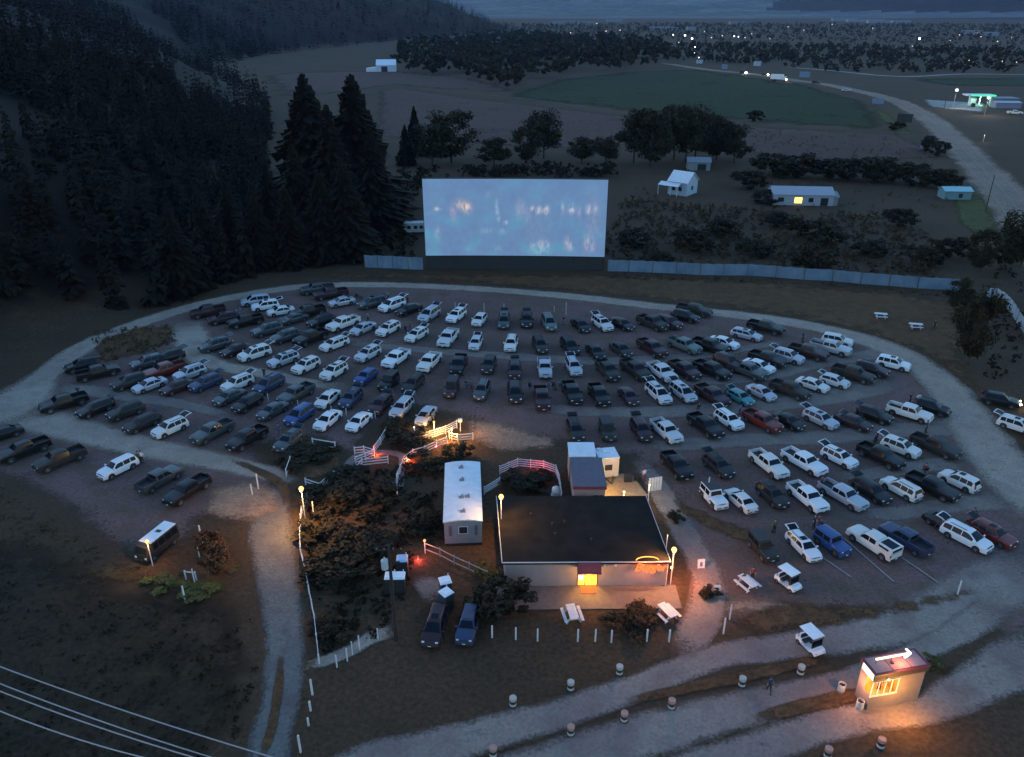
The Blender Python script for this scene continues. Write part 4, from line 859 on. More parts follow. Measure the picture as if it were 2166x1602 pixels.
rail_fence([(890,918),(909,912),(942,901),(966,889)],'bright yellow-lit white fence at the gateway',rails=4,h=1.3)
rail_fence([(660,927),(708,935)],'short white rail fence alone above the grass island',rails=2)
rail_fence([(604,992),(613,966)],'short white rail fence at the left tip of the grass island',rails=2)
rail_fence([(1024,1030),(1057,1010)],'white deck fence joining the mobile home to the lamp corner',rails=4)
rail_fence([(1057,986),(1076,978),(1095,970),(1150,975),(1176,984),(1183,1004),(1188,1040)],'white deck fence curving round the red-lit terrace',rails=4,h=1.3,step=1.6)
rail_fence([(898,1148),(930,1160),(960,1176),(992,1190),(1030,1208)],'grey rail fence with a small lamp beside the toilets',rails=2,mat=pm('grey_fence_paint',(.3,.29,.29),.8,var=.3))
rail_fence([(390,1208),(412,1210)],'low broken wooden rail in the yellow weeds',rails=1)
# upright posts
def post(px,py,top,label,r=.05,mat=None,group='white marker posts'):
    g=P(px,py); h=max(.6,zat(g,top)); m=MB(); m.box(-r,r,-r,r,0,h); m.add([(-r,-r,h),(r,-r,h),(r,r,h),(-r,r,h),(0,0,h+.06)],[(0,1,4),(1,2,4),(2,3,4),(3,0,4)])
    return m.obj('marker_post',mat or M_fence,loc=g,label=label,cat='post',group=group,rz=random.uniform(-.3,.3))
row=[1041,1091,1137,1222,1259,1293,1368,1415]
names=['leftmost, near the navy SUV','second from left','third from left','below the left picnic table','fifth from left','sixth from left','seventh from left','rightmost, below the right picnic table']
for x,b,n in zip(row,[1349,1353,1356,1357,1357,1359,1357,1358],names): post(x,b,b-25,'white post in the row on the front lawn, '+n,.07)
for x,b,t,n in [(661,1470,1438,'topmost'),(657,1504,1484,'second from the top'),(653,1535,1519,'third from the top'),(636,1592,1556,'lowest and nearest')]: post(x,b,t,'white post beside the entrance road, '+n+' of four',.07)
for x,b,t,n in [(713,1412,1386,'first at the road end'),(735,1399,1372,'second from the road'),(746,1385,1358,'third from the road'),(761,1375,1345,'fourth from the road'),(800,1353,1330,'nearest the utility pole')]: post(x,b,t,'thin white post along the gravel footpath, '+n,.05)
for x,b,t,n in [(534,1048,1024,'left one in the lamp-lit gravel'),(547,1036,1003,'taller right one in the lamp-lit gravel'),(412,1233,1204,'right end of the broken rail'),(423,1182,1158,'beside the rust-coloured bush'),(428,1150,1112,'half inside the rust-coloured bush'),(392,1272,1240,'below the yellow weeds'),(1530,1341,1308,'left one near the orange light patch'),(1543,1311,1279,'right one above the orange light patch'),(2025,1258,1229,'alone on the weedy island at right'),(665,1100,1062,'beside the long entrance fence'),(1496,1050,1010,'beside the white off-roader'),(1655,1222,1204,'between picnic table and golf cart')]: post(x,b,t,'white post '+n,.06)
for i,(x,b,t) in enumerate([(568,849,833),(631,862,847),(701,870,859),(733,880,864),(765,886,872),(794,886,870),(1197,668,640),(963,655,640),(1024,660,642),(1066,660,643),(1172,660,648),(610,712,700)]): post(x,b,t,'slim speaker post among parked cars, '+['between grey sedan and navy minivan on the left','beside the dark grey pickup on the left','above the left silver sedans','above the white sedan pair','left of the dark SUV by the hedge','close to the maroon SUV by the hedge','tall, ahead of the front row at centre','ahead of the front row, left of the hatchback','ahead of the front row, above the white hatchback','ahead of the front row, above the grey minivan','ahead of the front row, above the grey-green minivan','behind the dark grey SUVs in the second row'][i],.04,group='speaker posts')
# lamps
def lamp(px,py,h,c,p,label,br=.14,es=30,pole=True,base=None,mat=None,name='lamp_post',rad=.12):
    g=P(px,py,h); root=empty(name,(g.x,g.y,0),0,label,'lamp')
    if pole:
        m=MB(); m.tube((0,0,0),(0,0,h-br),.06,.045); m.obj('pole',mat or M_fence,root)
        m=MB(); m.lathe([(.05,h-br*1.6),(br*.8,h-br*.9),(br*.8,h-br*.7)],n=10); m.obj('lamp_holder',M_dark,root)
    m=MB(); m.lathe([(.01,-br),(br*.7,-br*.7),(br,0),(br*.7,br*.7),(.02,br)],(0,0,h),12); m.obj('bulb',emi('bulb_%d'%(len(bpy.data.materials)),c,es*.09*KE),root,smooth=80)
    if p:
        l=bpy.data.lights.new('glow','POINT'); l.color=c; l.energy=p*4.5*KE; l.shadow_soft_size=rad; ob=bpy.data.objects.new('glow',l); COL.objects.link(ob); ob.parent=root; ob.location=(0,-(br+.14),h)
    return root
WARM=(1,.62,.22)
lamp(637,1034,5.0,(1,.48,.13),950,'bright yellow lamp at the junction of road and white fence',.28,45)
lamp(1060,1051,6.2,(1,.5,.14),330,'bright yellow lamp on tall pole left of the black roof',.28,45)
lamp(1426,1163,4.6,(1,.45,.14),520,'bright yellow lamp at the right corner of the concession building',.28,45)
lamp(311,1146,3.2,(1,.5,.14),110,'leaning post lamp beside the white-topped van',.2,35)
lamp(1320,1041,1.8,(1,.7,.22),150,'small yellow lamp standing on the lit patio',.17,30)
lamp(1278,1000,2.9,(1,.55,.15),170,'small lamp on a short post between booth and trailer',.1,20)
lamp(898,1144,1.7,(1,.35,.15),25,'small pinkish lamp at the top end of the grey fence',.16,25)
lamp(1374,1026,2.6,(1,.9,.8),25,'tiny white lamp on post at the plank screen',.12,25)
lamp(918,893,1.8,(1,.55,.12),300,'yellow lamp beside the lit gateway fence',.17,30)
lamp(902,906,1.2,(1,.85,.6),40,'pale yellow lamp left of the gateway lamp',.16,25)
lamp(876,904,1.5,(1,.95,.9),6,'small white lamp among the dark bushes',.12,30)
lamp(955,905,2.2,(1,.5,.12),420,'hooded lamp at the gateway end post',.06,8)
lamp(1412,1132,3.,(1,.8,.6),12,'tiny lamp behind the roof corner',.07,15)
for x,y,c,p,n in [(797,958,(1,.10,.02),60,'orange-red ground light in the fence corner'),(866,969,(1,.12,.03),60,'orange-red ground light at the foot of the curving fence'),(946,931,(1,.18,.04),60,'orange ground light below the gateway'),(922,942,(1,.12,.16),9,'pink ground light on the curving fence'),(1137,993,(1,.06,.06),30,'red ground light on the fenced terrace'),(884,1178,(1,.10,.08),50,'red ground light beside the toilets')]:
    lamp(x,y,.35,c,p,n,.13,9,name='ground_light')
# drums along the ticket road
def drum(px,py,label,tone=0):
    root=empty('traffic_drum',P(px,py),random.uniform(0,6),label,'barrel','striped drums along the ticket road')
    Mx=pm('drum_white',(.42,.38,.33),.6) if 'drum_white' not in bpy.data.materials else bpy.data.materials['drum_white']
    Mo=pm('drum_orange',(.42,.22,.17),.6) if 'drum_orange' not in bpy.data.materials else bpy.data.materials['drum_orange']
    m=MB(); m.lathe([(.30,.03),(.31,.3),(.30,.33)],n=16,mi=0); m.obj('lower_band',Mx,root,smooth=40)
    m=MB(); m.lathe([(.305,.33),(.31,.36),(.31,.6),(.305,.63)],n=16); m.obj('dark_band',M_dark,root,smooth=40)
    m=MB(); m.lathe([(.30,.63),(.31,.66),(.31,.93),(.27,.96),(.25,.93)],n=16); m.obj('upper_band',Mo if tone else Mx,root,smooth=40)
    m=MB(); m.lathe([(.40,0),(.40,.06),(.31,.08)],n=16); m.obj('rubber_base',M_tyre,root)
for x,y,t,n in [(1310,1425,0,'rightmost of three on the lawn edge'),(1207,1458,0,'middle of three on the lawn edge'),(1085,1492,0,'leftmost of three on the lawn edge'),(1420,1497,1,'centre island, right of the two small ones'),(1320,1524,1,'centre island, second from the left'),(1207,1553,1,'centre island, above the bottommost drum'),(1043,1598,1,'cut by the bottom edge at the left'),(1569,1450,0,'left of the walking person'),(1693,1425,0,'right of the walking person'),(1750,1600,1,'at the bottom edge under the booth'),(1862,1580,1,'alone in the orange light below the booth')]:
    drum(x,y,'striped drum '+n,t)
for x,y,n in [(1778,1463,'farther of two beside the ticket booth'),(1817,1499,'nearer of two, against the ticket booth')]:
    root=empty('litter_barrel',P(x,y),0,'pale open litter barrel, '+n,'barrel','litter barrels'); m=MB(); m.lathe([(.3,0),(.31,.02),(.31,.3),(.325,.32),(.31,.34),(.31,.6),(.325,.62),(.31,.64),(.32,.92),(.28,.92),(.28,.7)],n=18); m.obj('barrel_body',pm('barrel_paint',(.38,.38,.37),.6) if 'barrel_paint' not in bpy.data.materials else bpy.data.materials['barrel_paint'],root,smooth=40)
    m=MB(); m.lathe([(.279,.60),(.279,.72)],n=18); m.obj('bin_liner',M_cargo,root)
# picnic tables
def picnic(px,py,rz,label,s=1.,grp='picnic tables'):
    root=empty('picnic_table',P(px,py),R(rz),label,'picnic table',grp,s)
    m=MB()
    for i in range(5): m.box(-.92,.92,-.38+.155*i,-.38+.155*i+.145,.74,.78)
    m.obj('tabletop',M_fence,root)
    for q in (-1,1): m=MB(); m.box(-.92,.92,q*.72-.13,q*.72+.13,.43,.47); m.obj('bench',M_fence,root)
    for x in (-.6,.6):
        m=MB(); m.bar((x,-.78,.40),(x,.78,.40),.06,.09); m.bar((x,-.25,.72),(x,-.62,0),.06,.09); m.bar((x,.25,.72),(x,.62,0),.06,.09); m.obj('leg_frame',M_fence,root)
picnic(1580,1242,-62,'white picnic table with a seated person, left of the golf cart',1.15)
picnic(1210,1308,-80,'white picnic table on the lawn below the glowing doorway',1.15)
picnic(1410,1305,-62,'white picnic table on the lawn below the building corner',1.15)
picnic(1862,673,-12,'far pale picnic table on open grass, left one of two',1.2); picnic(1936,695,-12,'far pale picnic table on open grass, right one of two',1.2)
# golf carts
def golf(px,py,rz,label):
    root=empty('golf_cart',P(px,py),R(rz),label,'golf cart','golf carts',1.1)
    m=MB()
    prof=[(-1.15,.45),(-1.15,.8),(-.5,.85),(-.45,.35),(.45,.32),(.6,.75),(1.0,.72),(1.2,.5),(1.2,.35),(-1.15,.35)]
    n=len(prof); m.add([(x,-.58,z) for x,z in prof]+[(x,.58,z) for x,z in prof],[tuple(range(n-1,-1,-1)),tuple(range(n,2*n))]+[(i,(i+1)%n,n+(i+1)%n,n+i) for i in range(n)]); m.obj('body',M_white,root)
    m=MB(); m.box(-.62,-.1,-.52,.52,.66,.8); m.box(-.68,-.58,-.52,.52,.8,1.2); m.obj('seat',M_trim,root)
    m=MB(); m.box(-.95,.75,-.6,.6,1.82,1.88); m.obj('canopy',M_white,root)
    for x in (-.9,.68):
        for y in (-.54,.54): m=MB(); m.bar((x,y,.7),(x,y,1.83),.04,.04); m.obj('canopy_post',M_trim,root)
    m=MB(); m.quad((.72,-.52,.8),(.72,.52,.8),(.66,.52,1.5),(.66,-.52,1.5)); m.obj('windscreen',M_glass,root)
    m=MB(); m.tube((.5,-.25,.75),(.3,-.25,1.02),.02); m.lathe([(.15,0),(.17,.02),(.15,.04)],(.28,-.25,1.02),12); m.obj('steering_wheel',M_trim,root)
    me=wheel_mesh(.24,.2)
    for x in (-.8,.85):
        for y in (-.52,.52): link('wheel',me,root,loc=(x,y,.24))
    for y in (-.4,.4): m=MB(); m.box(1.17,1.21,y-.08,y+.08,.5,.6); m.obj('headlight',M_lens,root)
golf(1665,1240,-60,'white golf cart beside the picnic table and white post'); golf(1712,1372,-68,'white golf cart alone on the gravel above the ticket booth')
# portable toilets
def toilet(px,py,rz,col,roof,label,h=2.25):
    root=empty('portable_toilet',P(px,py),R(rz),label,'portable toilet','portable toilets by the hedge')
    M1=pm('toilet_'+col[0],col[1],.6) if 'toilet_'+col[0] not in bpy.data.materials else bpy.data.materials['toilet_'+col[0]]
    m=MB(); m.box(-.55,.55,-.55,.55,.1,h-.2); m.obj('cabin',M1,root)
    m=MB(); m.add([(-.6,-.6,h-.2),(.6,-.6,h-.2),(.6,.6,h-.2),(-.6,.6,h-.2),(-.45,-.45,h),(.45,-.45,h),(.45,.45,h),(-.45,.45,h)],[(0,1,5,4),(1,2,6,5),(2,3,7,6),(3,0,4,7),(4,5,6,7),(3,2,1,0)]); m.obj('roof',roof,root)
    m=MB(); m.box(-.42,.42,-.58,-.56,.2,h-.35); m.obj('door',M_trim,root)
    m=MB(); m.tube((.4,.4,h-.1),(.4,.4,h+.25),.05); m.obj('vent_pipe',M_fence,root)
MR=pm('toilet_roof_white',(.66,.70,.76),.5)
toilet(943,1262,18,('dark',(.03,.05,.07)),MR,'dark portable toilet with white roof, farther of the pair beside the bush')
toilet(945,1287,42,('dark',(.03,.05,.07)),MR,'dark portable toilet with white roof turned diamond-wise, nearer the vans')
toilet(829,1252,2,('black',(.02,.02,.022)),MR,'black narrow portable toilet with white roof, left of the twin pair by the pole')
toilet(847,1252,2,('black',(.02,.02,.022)),MR,'black narrow portable toilet with white roof, right of the twin pair by the pole')
toilet(853,1215,4,('green',(.02,.04,.035)),pm('louvred_blue_roof',(.30,.42,.58),.5),'dark portable toilet with pale blue roof beside the red ground light')
# signs by the path
def board(px,py,w,h,rz,label,tilt=12,mat=None,name='notice_sign',z=0.1):
    root=empty(name,P(px,py),R(rz),label,'sign'); q=Matrix.Rotation(R(-tilt),4,'X')
    m=MB(); m.box(-w/2,w/2,-.02,.02,z,z+h,0,q); m.obj('sign_face',mat or M_white,root)
    m=MB(); m.box(-w/2-.05,-w/2,-.03,.03,0,z+h+.04,0,q); m.box(w/2,w/2+.05,-.03,.03,0,z+h+.04,0,q); m.box(-w/2,w/2,-.03,.03,z+h,z+h+.05,0,q); m.bar((0,.8,0),(0,.1,z+h*.9),.04,.04); m.obj('sign_frame',M_fence,root)
    m=MB(); m.box(-w*.22,w*.2,-.026,-.021,z+h*.2,z+h*.72,0,q); m.obj('sign_print',pm('sign_print_blue',(.12,.15,.3),.7) if 'sign_print_blue' not in bpy.data.materials else bpy.data.materials['sign_print_blue'],root)
board(1483,1204,.7,1.0,6,'white framed notice sign standing on the path right of the building')
board(1516,1257,.55,.85,-8,'small white folding sign beside the dark shrub on the path')
root=empty('post_box',P(974,912),0,'small white box on a post at the right of the gateway','box'); m=MB(); m.box(-.05,.05,-.05,.05,0,1.5); m.obj('post',M_fence,root); m=MB(); m.box(-.3,.3,-.22,.22,1.5,1.95); m.obj('box_body',M_fence,root)
# utility pole and transformer
g=P(838,1352); root=empty('utility_pole',g,0,'tall dark utility pole with grey transformer beside the black toilets','utility pole')
hp=11.0; m=MB(); m.tube((0,0,0),(0,0,hp),.20,.13,10); m.obj('pole',M_pole,root)
m=MB(); m.bar((-1.2,0,hp-.6),(1.2,0,hp-.6),.12,.12); m.bar((-.9,0,hp-1.9),(.9,0,hp-1.9),.1,.1); m.obj('crossarm',M_pole,root)
m=MB(); m.lathe([(.28,0),(.33,.05),(.33,.95),(.28,1.0),(.1,1.06)],(-.45,-.1,hp-2.6),14); m.lathe([(.05,0),(.08,.05),(.04,.1),(.08,.15),(.03,.3)],(-.45,-.1,hp-1.55),8); m.obj('transformer',pm('transformer_grey',(.40,.44,.47),.5),root,smooth=40)
for x in (-1.1,-.4,.4,1.1): m=MB(); m.lathe([(.04,0),(.08,.04),(.05,.1),(.08,.14),(.02,.22)],(x,0,hp-.54),8); m.obj('insulator',M_concrete,root)
# slim far pole beside the highway
for x,y,t,n in [(2084,448,370,'slim dark pole beside the highway near the yellow weeds'),(1997,230,200,'slim pole beside the far pale yard')]:
    g=P(x,y); m=MB(); m.tube((0,0,0),(0,0,zat(g,t)),.16,.11,8); m.obj('utility_pole',M_pole,loc=g,label=n,cat='pole')
# power lines crossing the near corner
def wire(pts,zw,r,label):
    root=None; a,b=[P(x,y,zw) for x,y in pts]; d=b-a; a2=a-d*1.2; b2=b+d*.9; m=MB(); N=40
    for i in range(N):
        t0,t1=i/N,(i+1)/N; s=lambda t:-1.2*4*t*(1-t)+1.0
        m.tube(a2.lerp(b2,t0)+Vector((0,0,s(t0))),a2.lerp(b2,t1)+Vector((0,0,s(t1))),r,n=6,cap=False)
    return m.obj('power_line',pm('weathered_cable',(.26,.25,.26),.6) if 'weathered_cable' not in bpy.data.materials else bpy.data.materials['weathered_cable'],label=label,cat='power line',group='power lines across the near left corner',smooth=60)
for p,l in [(((0,1405),(560,1598)),'topmost power line crossing the lower left corner'),(((0,1441),(470,1610)),'second power line, upper of the close pair'),(((0,1457),(440,1612)),'third power line, lower of the close pair'),(((0,1499),(290,1600)),'lowest power line in the bottom left corner')]: wire(p,34.,.021,l)
# brand-less gas bar, billboards, box truck and far cars along the highway
def billboard(px,py,w,h,rz,label,mat,z=1.4):
    root=empty('billboard',P(px,py),R(rz),label,'billboard','roadside billboards'); m=MB(); m.box(-w/2,w/2,0,.25,z,z+h); m.obj('panel',mat,root)
    for x in (-w*.33,w*.33): m=MB(); m.box(x-.12,x+.12,.26,.5,0,z+h*.9); m.obj('support_post',M_wood,root)
MB1=pm('billboard_blue',(.14,.22,.32),.6,var=.3,scale=.4); MB2=pm('billboard_pale',(.34,.42,.5),.6,var=.3,scale=.4)
billboard(1701,168,8,4.2,-20,'blue billboard beside the highway right of the box truck',MB1); billboard(1601,143,7,4,-8,'pale blue billboard above the small headlights far along the highway',MB2)
billboard(1532,150,5,4,-8,'blue billboard left of the brightest far headlight',MB1); billboard(1479,138,6,3.4,-8,'farthest pale billboard at the tree line',MB2)
billboard(1856,224,6.5,3.2,-20,'blue billboard beside the yellow verge',MB1,1.0); billboard(1911,265,7,4,160,'dark-backed billboard in the roadside shrubs',M_dark); billboard(1950,318,1.8,3.4,-30,'small pale violet sign near roadside shrubs',pm('billboard_violet',(.25,.23,.36),.7),.6)
p=P(1652,172); root=empty('box_truck',p,R(-32),'white box truck with lit cab coming along the far highway','truck'); S_=1.25; root.scale=(S_,)*3
m=MB(); m.box(-6.4,1.0,-1.25,1.25,1.1,3.9); m.obj('cargo_box',M_white,root); m=MB(); m.box(1.15,3.0,-1.15,1.15,.6,2.7); m.obj('cab',M_white,root); m=MB(); m.box(2.7,3.02,-1.05,1.05,1.7,2.5); m.obj('windscreen',M_glass,root)
for x in (-5,-3.9,2.1):
    for y in (-1.15,1.15): m=MB(); m.tube((x,y-.14,.5),(x,y+.14,.5),.5,n=14); m.obj('wheel',M_tyre,root)
def headl(root,pos,p=0,col=(1,.93,.8),r=.16,es=40):
    m=MB(); m.lathe([(.01,-r),(r,0),(.01,r)],pos,8); m.obj('headlight',emi('headlamp_%d'%len(bpy.data.materials),col,es*KE),root)
    if p: l=bpy.data.lights.new('glow','POINT'); l.color=col; l.energy=p*KE; l.shadow_soft_size=.3; ob=bpy.data.objects.new('glow',l); COL.objects.link(ob); ob.parent=root; ob.location=Vector(pos)+Vector((1.2,0,.2))
headl(root,(3.1,-.8,.9),200,r=.3); headl(root,(3.1,.8,.9),0,r=.3)
for i,(x,y,rz,k,c,l,hl) in enumerate([(1571,156,-38,'S','k','dark SUV with the brightest headlights on the far highway',1),(1617,160,-36,'C','k','dark sedan with yellowish headlights on the far highway',2),(1790,194,-25,'C','s','silver sedan driving on the bend of the highway',0),(1726,178,-25,'S','k','black SUV on the highway before the blue billboard',0)]):
    r=build_car(k,c,'',P(x,y)+Vector((0,0,.1)),R(rz),1.15 if i<2 else 1.3,l); r['group']='vehicles on the highway'
    if hl: headl(r,(2.5,-.6,.75),300,(1,.97,.9) if hl==1 else (1,.75,.35),r=.55 if hl==1 else .4,es=60); headl(r,(2.5,.6,.75),0,(1,.97,.9) if hl==1 else (1,.75,.35),r=.5 if hl==1 else .4,es=60)
for c in cars:
    if 'x' in c['fl']: headl(c['obj'],(2.42,-.62,.86),30,(1,.95,.85),r=.16,es=30); headl(c['obj'],(2.42,.62,.86),30,(1,.6,.25),r=.14,es=20)
# petrol station with green canopy
p=P(2070,222); root=empty('service_station',p,R(-6),'far service station with green-lit canopy beyond the highway','building')
m=MB(); m.box(-9,7,-4,4,5.2,5.9); m.obj('canopy',M_white,root); m=MB(); m.box(-7,7,-4.1,-4.03,5.15,6.0); m.obj('green_light_band',emi('green_band',(.05,.75,.35),1.5*KE),root)
for x in (-6,0,6): m=MB(); m.box(x-.3,x+.3,-.3,.3,0,5.2); m.obj('canopy_post',M_fence,root)
m=MB(); m.box(8,22,0,9,0,3.6); m.obj('shop',pm('shop_dark',(.12,.12,.16),.7),root); m=MB(); m.box(7.6,22.4,-.4,9.4,3.6,3.9); m.obj('shop_roof',M_siding,root)
m=MB(); m.box(-3,0,4.5,8,0,3.2); m.obj('kiosk',M_white,root)
l=bpy.data.lights.new('glow','POINT'); l.color=(.5,1,.7); l.energy=2500*KE; l.shadow_soft_size=1; ob=bpy.data.objects.new('glow',l); COL.objects.link(ob); ob.parent=root; ob.location=(0,-3,4)
gable('site_trailer',2125,228,14,8,3.0,.6,-6,pm('site_trailer_wall',(.16,.17,.24),.7),pm('site_trailer_roof',(.3,.32,.42),.6),'dark low trailer building right of the service station','building')
build_car('P','w','',P(2146,243)+Vector((0,0,.1)),R(-20),1.3,'white pickup truck beside the service station')['group']='vehicles at the service station'
build_car('S','k','',P(2058,226)+Vector((0,0,.1)),R(60),1.2,'black SUV under the green canopy')['group']='vehicles at the service station'
lamp(2024,191,10,(1,.95,.85),900,'tall white yard lamp left of the service station',.9,22,name='street_lamp'); lamp(2091,207,9,(1,.98,.9),900,'tall white yard lamp at the green canopy',.8,22,name='street_lamp')
lamp(2083,286,3,(1,.9,.8),60,'small white lamp at the right edge of the highway',.14,20,name='street_lamp')
# motorhome left of the screen
p=P(873,494); root=empty('travel_trailer',p,R(8),'pale travel trailer half hidden behind the left edge of the movie screen','trailer')
m=MB(); prof=[(-4,.6),(-4.3,1.6),(-3.8,3.0),(3.6,3.0),(4.,2.4),(4,.6)]; n=len(prof); m.add([(x,-1.2,z) for x,z in prof]+[(x,1.2,z) for x,z in prof],[tuple(range(n-1,-1,-1)),tuple(range(n,2*n))]+[(i,(i+1)%n,n+(i+1)%n,n+i) for i in range(n)]); m.obj('body',pm('trailer_grey',(.40,.44,.44),.6,var=.2),root)
for x in (-2.6,-.9,.8,2.3): m=MB(); m.box(x-.45,x+.45,-1.24,-1.21,1.5,2.3); m.obj('window',M_win,root)
for y in (-1.1,1.1): m=MB(); m.tube((.2,y-.12,.38),(.2,y+.12,.38),.38,n=14); m.obj('wheel',M_tyre,root)
# passenger van with white roof, near left
p=P(332,1152,.9); p.z=0.02
def van():
    a=math.atan2((P(306,1170)-P(362,1125)).y,(P(306,1170)-P(362,1125)).x)
    root=empty('passenger_van',p,a,'dark passenger van with white roof parked beside the leaning lamp','van'); root.scale=(.86,.95,1.0)
    m=MB(); xs=[-2.9,-2.85,-2.6,1.9,2.45,2.75,2.8]; pr=[]
    st=[(-2.9,.92,.5,2.0),(-2.85,.98,.4,2.15),(-2.2,1.0,.4,2.2),(1.7,1.0,.4,2.2),(2.35,.97,.4,1.95),(2.72,.93,.42,1.3),(2.8,.86,.5,.9)]
    vs=[];n=8
    for x,w,zb,zt in st:
        s=[(w*.9,zb),(w,zb+.1),(w,min(1.25,zt-.1)),(w*.9,zt-.1),(w*.8,zt)]; vs+=[(x,y,z) for y,z in s]+[(x,-y,z) for y,z in s[::-1]]
    k=10; fs=[(i*k+j,(i+1)*k+j,(i+1)*k+j+1,i*k+j+1) for i in range(len(st)-1) for j in range(k-1)]+[tuple(range(k)),tuple(range((len(st)-1)*k+k-1,(len(st)-1)*k-1,-1))]
    m.add(vs,fs); m.obj('body',PAINT['K'],root,smooth=35)
    m=MB(); m.box(-2.75,1.75,-.82,.82,2.2,2.26); m.obj('roof_panel',pm('van_white_roof',(.62,.66,.70),.5),root)
    m=MB(); m.box(-.9,-.45,-.3,.3,2.265,2.32); m.obj('roof_vent',M_trim,root)
    for s in (-1,1):
        for x0,x1 in ((-2.6,-1.6),(-1.5,-.5),(-.4,.6),(.75,1.6)):
            m=MB(); m.quad((x0,s*1.004,1.3),(x1,s*1.004,1.3),(x1,s*.915,2.05),(x0,s*.915,2.05)); m.obj('side_window',M_glass,root)
        for x in (-1.8,1.8): link('wheel',wheel_mesh(.36,.24),root,loc=(x,s*.9,.36))
        m=MB(); m.box(2.76,2.84,min(s*.55,s*.85),max(s*.55,s*.85),.72,.92); m.obj('headlight',M_lens,root)
    m=MB(); m.quad((2.38,-.78,1.9),(2.38,.78,1.9),(2.735,.82,1.32),(2.735,-.82,1.32)); m.obj('windscreen',M_glass,root)
    m=MB(); m.box(2.78,2.86,-.9,.9,.45,.6); m.obj('bumper',M_chrome,root)
    for s in (-1,1): m=MB(); m.bar((-2.6,s*1.02,1.1),(2.3,s*1.02,1.1),.02,.07); m.obj('side_stripe',M_chrome,root)
van()
# electric meter housing at the terrace
g=P(1176,1052); root=empty('propane_tank',g,0,'rounded pale tank on a stand at the foot of the white deck fence','tank'); m=MB(); m.lathe([(.25,.3),(.5,.45),(.55,.9),(.5,1.3),(.25,1.5),(.12,1.6)],n=16); m.obj('tank_body',pm('tank_paint',(.38,.46,.48),.5),root,smooth=50)
m=MB(); m.box(-.6,.6,-.5,.5,.05,.28); m.obj('tank_stand',M_galv,root)
# ================================================================= vegetation
def leafmat(name,c,c2):
    m,nt,N,L=nodes(name); out=N.new('ShaderNodeOutputMaterial'); b=N.new('ShaderNodeBsdfPrincipled'); b.inputs['Roughness'].default_value=.8; b.inputs['Specular IOR Level'].default_value=.2
    g=N.new('ShaderNodeNewGeometry'); n=N.new('ShaderNodeTexNoise'); n.inputs['Scale'].default_value=.35; L.new(g.outputs['Position'],n.inputs['Vector'])
    ad=N.new('ShaderNodeMath'); ad.operation='MULTIPLY_ADD'; ad.inputs[1].default_value=.5; L.new(g.outputs['Random Per Island'],ad.inputs[0]); L.new(n.outputs[0],ad.inputs[2])
    r=N.new('ShaderNodeValToRGB'); r.color_ramp.elements[0].position=.45; r.color_ramp.elements[0].color=(*c2,1); r.color_ramp.elements[1].position=1.; r.color_ramp.elements[1].color=(*c,1)
    L.new(ad.outputs[0],r.inputs[0]); L.new(r.outputs[0],b.inputs['Base Color']); L.new(b.outputs[0],out.inputs[0]); return m
L_dec=leafmat('broad_leaves',(.030,.025,.009),(.010,.010,.004)); L_con=leafmat('conifer_needles',(.012,.009,.004),(.005,.004,.002))
L_bush=leafmat('bush_leaves',(.026,.020,.009),(.009,.008,.004)); L_rust=leafmat('rust_leaves',(.16,.065,.025),(.05,.025,.012)); L_scrub=leafmat('scrub_leaves',(.100,.066,.034),(.034,.022,.013)); L_yel=leafmat('yellow_leaves',(.13,.12,.03),(.05,.055,.02))
M_bark=pm('bark',(.045,.038,.03),.95)
def leaves(centres,rad,n,size,rg,flat=.8):
    """n leaf sprays round each clump centre, as numpy quads"""
    C=np.repeat(np.array(centres),n,axis=0); k=len(C); Rr=np.repeat(np.array(rad),n)
    d=rg.normal(size=(k,3)); d/=np.linalg.norm(d,axis=1,keepdims=True); r=Rr*(rg.random(k)**.4)
    p=C+d*r[:,None]*np.array([1,1,flat]); a=rg.normal(size=(k,3)); a/=np.linalg.norm(a,axis=1,keepdims=True)
    b=np.cross(a,d+.3*rg.normal(size=(k,3))); b/=np.linalg.norm(b,axis=1,keepdims=True)+1e-9
    s=size*(.5+rg.random(k))[:,None]; 
    v=np.stack([p-a*s-b*s*.3,p+b*s*.6,p+a*s+b*s*.2,p-b*s*.7],1).reshape(-1,3)
    return v,np.arange(4*k).reshape(-1,4)
def npmesh(name,v,f,mat):
    me=bpy.data.meshes.new(name); me.from_pydata(v.tolist(),[],f.tolist()); me.materials.append(mat); me.update(); return me
def dec_crown(seed,mat,nc=42,n=120,w=.38,size=.022,zb=.12,name='crown'):
    rg=np.random.default_rng(seed); cs=[];rs=[]
    while len(cs)<nc:
        p=rg.uniform(-1,1,3)
        if np.linalg.norm(p)>1: continue
        cs.append((p[0]*w,p[1]*w,zb+(1-zb)*.5*(1+p[2]*.88))); rs.append(rg.uniform(.08,.18))
    v,f=leaves(cs,rs,n,size,rg); return npmesh(name,v,f,mat)
def trunk_mesh(seed,h=.6,r=.02):
    rg=random.Random(seed); m=MB(); m.tube((0,0,-.02),(0,0,h),r,r*.5,7)
    for i in range(6):
        a=rg.uniform(0,6.28); z=rg.uniform(.18,.5); l=rg.uniform(.12,.25); m.tube((0,0,z),(l*math.cos(a),l*math.sin(a),z+l*.9),r*.5,r*.15,5)
    return m.mesh('trunk',[M_bark],60)
